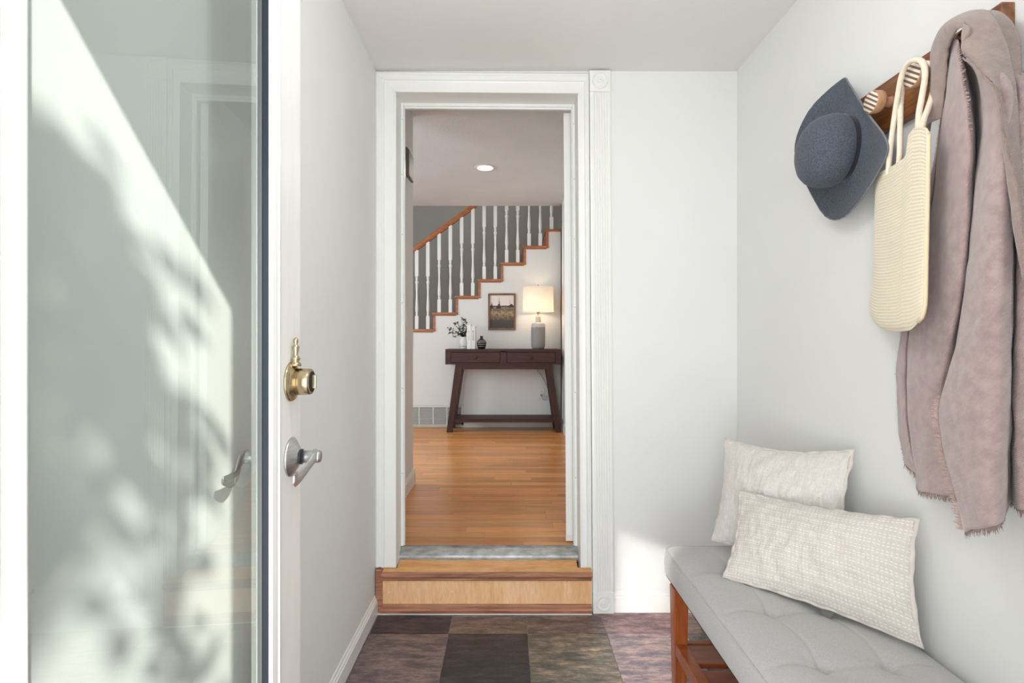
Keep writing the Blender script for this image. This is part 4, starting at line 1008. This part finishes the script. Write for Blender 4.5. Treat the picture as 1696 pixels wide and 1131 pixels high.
def ribbon(pairs, bul, nu=80, nv=20):
    o_ = [UX(*a) for a, b in pairs]; i_ = [UX(*b) for a, b in pairs]
    def fn(u, v):
        a = cr(o_, u); b = cr(i_, u); p = a.lerp(b, v)+V((-bul*math.sin(math.pi*v), 0, 0))
        e = math.sin(math.pi*v)
        wob = .0025*noise.noise(V((u*60, v*3, 2))) if v > .95 else 0
        return p+V((-.003*e*noise.noise(p*20), wob, wob))
    return MB().grid(fn, nu, nv)
ribbon([((1539, 219, .992), (1559, 197, .955)), ((1548, 150, .985), (1566, 140, .945)), ((1547, 93, .978), (1570, 85, .925)), ((1560, 53, .968), (1580, 60, .91)), ((1585, 29, .955), (1590, 47, .89)), ((1614, 19, .945), (1607, 50, .878)),
        ((1642, 24, .935), (1594, 84, .868)), ((1662, 60, .93), (1623, 117, .86)), ((1676, 110, .925), (1653, 154, .858)), ((1684, 170, .92), (1662, 212, .858)), ((1689, 250, .92), (1672, 255, .862)), ((1694, 330, .92), (1684, 305, .866)), ((1702, 400, .92), (1696, 390, .872)), ((1716, 470, .92), (1712, 460, .88))], .018, 120, 24).build('folded_flap', M['throwback'], tb, solid=.004, solid_off=0)
ribbon([((1622, 26, .995), (1618, 40, .94)), ((1638, 19.5, .992), (1640, 44, .935)), ((1656, 22, .99), (1652, 60, .93)), ((1673, 35, .985), (1664, 90, .93)), ((1685, 58, .98), (1674, 130, .935)), ((1689.5, 90, .978), (1680, 180, .94)), ((1689, 150, .975), (1683, 230, .94)), ((1690, 250, .975), (1688, 300, .945)), ((1694, 400, .975), (1698, 400, .95))], .012).build('folded_flap', M['throwback'], tb, solid=.004, solid_off=0)
def fringe(path, direction, length, width, count, mat, name='fringe'):
    m = MB()
    for k in range(count):
        t = (k+random.uniform(.1, .9))/count; p = cr(path, t) if callable(path) is False else path(t)
        d = (direction+V((random.uniform(-.25, .25), random.uniform(-.25, .25), random.uniform(-.2, .2)))).normalized(); L = length*random.uniform(.7, 1.15)
        s_ = (path(min(t+.005, 1))-path(max(t-.005, 0))).normalized()*width
        nn = d.cross(s_).normalized()*width*.6
        q = p+d*L*.5+nn*random.uniform(-1, 1); e = p+d*L
        m.add([p-s_, p+s_, q+s_*.9, q-s_*.9, e+s_*.4, e-s_*.4, p+nn, q+nn], [(0, 1, 2, 3), (3, 2, 4, 5), (0, 6, 7, 3), (6, 1, 2, 7)])
    o = m.build(name, mat, tb); o['kind'] = 'stuff'; return o
fringe(lambda t: body(t, 1), V((0, 0, -1)), .014, .0011, 420, M['fringed'])
uH = 8/14
fringe(lambda t: body(uH, .80+.2*t)+V((-.004, 0, 0)), V((-.25, .9, -.1)), .013, .0013, 110, M['fringe'])
fringe(lambda t: body(0, .15+.85*t), V((.1, 1, -.1)), .006, .001, 200, M['fringe'])
uF = 6/14
fringe(lambda t: body(uF, .02+.27*t)+V((-.006, 0, 0)), V((-.2, -.9, -.25)), .012, .0013, 90, M['fringe'])
rb = [UX(*q) for q in ((1594, 84, .862), (1623, 117, .855), (1653, 154, .853), (1662, 212, .853), (1673, 255, .857), (1687, 305, .876))]
fringe(lambda t: cr(rb, t), V((-.2, .6, -.5)), .004, .001, 160, M['throwback'])

# ------------------------------------------------------------------ added vestibule ceiling lamp (out of view, goes with the fill light), porch and tree outside
cl = thing('added_ceiling_lamp', (.12, .85, CZ), 'added round ceiling lamp, unseen, holding the vestibule fill light', 'ceiling light')
MB().lathe((.12, .85, CZ), [(.21, 0), (.21, -.02), (.19, -.03), (.03, -.035), (.02, -.19), (.001, -.19)], 36).build('pan', M['chrome'], cl)
S(MB().box(-4, 6, -8, -.02, -.22, -.12).build('floor.003', pm('porch_concrete', (176, 172, 164), (164, 160, 152), 4, rough=.9)), 'concrete porch outside')
tree = thing('garden_tree', (3.9, -4.4, -.12), 'broadleaf garden tree outside shading the entrance', 'tree')
M['bark'] = pm('bark', (92, 76, 60), (112, 94, 76), 30, rough=.9); M['tleaf'] = pm('green_leaf', (70, 96, 52), (92, 118, 62), 20, rough=.6)
MB().tube([(3.9, -4.4, -.12), (3.95, -4.35, 1.5), (4.05, -4.5, 3.0), (3.0, -3.4, 4.4)], [.12, .1, .08, .03], 12).build('trunk', M['bark'], tree)
random.seed(21)
lf = MB(); br_ = MB()
def wallpt(px, py):
    y = F*LW/(px-CX); return V((LW, y, CH-(py-CY)*y/F))
def back(px, py, dist): return wallpt(px, py)-SUN*dist
# leafy sprays of the crown: (photograph pixel of the shade they throw, radius, leaf count)
sprays = [((70, 190), .035, 6), ((95, 250), .05, 9), ((130, 310), .05, 9), ((75, 330), .06, 11), ((150, 390), .06, 11), ((95, 420), .06, 10), ((205, 450), .045, 8), ((170, 480), .06, 11), ((215, 530), .06, 11), ((110, 520), .04, 6),
          ((262, 590), .06, 11), ((205, 615), .05, 9), ((290, 670), .06, 11), ((235, 700), .07, 13), ((165, 650), .03, 4), ((310, 750), .06, 11), ((240, 790), .05, 8), ((160, 770), .03, 4), ((350, 790), .04, 6), ((290, 830), .035, 5), ((120, 640), .02, 3),
          ((205, 985), .025, 4), ((275, 940), .03, 5), ((300, 1010), .04, 7), ((310, 1080), .04, 7), ((345, 1120), .03, 5), ((310, 455), .015, 3), ((355, 930), .025, 4), ((60, 880), .015, 2)]
for (c, rad, cnt) in sprays:
    ctr_ = back(c[0], c[1], random.uniform(4.0, 4.8))
    br_.tube([(3.0, -3.4, 4.4), (V((3.0, -3.4, 4.4))+ctr_)/2+V((0, 0, .25)), ctr_], [.008, .005, .002], 5)
    for k in range(cnt):
        p = ctr_+V((random.gauss(0, 1), random.gauss(0, 1), random.gauss(0, 1)))*rad*.6
        d = V((random.uniform(-1, 1), random.uniform(-1, 1), random.uniform(-1, .4))).normalized(); up = (SUN*-1+V((random.uniform(-.7, .7), random.uniform(-.7, .7), random.uniform(-.7, .7)))).normalized()
        L = random.uniform(.05, .08); sd = d.cross(up).normalized()*L*.3; d2_ = up.cross(sd).normalized()
        lf.add([p, p+d2_*L*.3+sd*.9, p+d2_*L*.65+sd*.8, p+d2_*L, p+d2_*L*.65-sd*.8, p+d2_*L*.3-sd*.9], [(0, 1, 2, 3), (0, 3, 4, 5)])
br_.build('branches', M['bark'], tree)
o = lf.build('foliage', M['tleaf'], tree); o['kind'] = 'stuff'
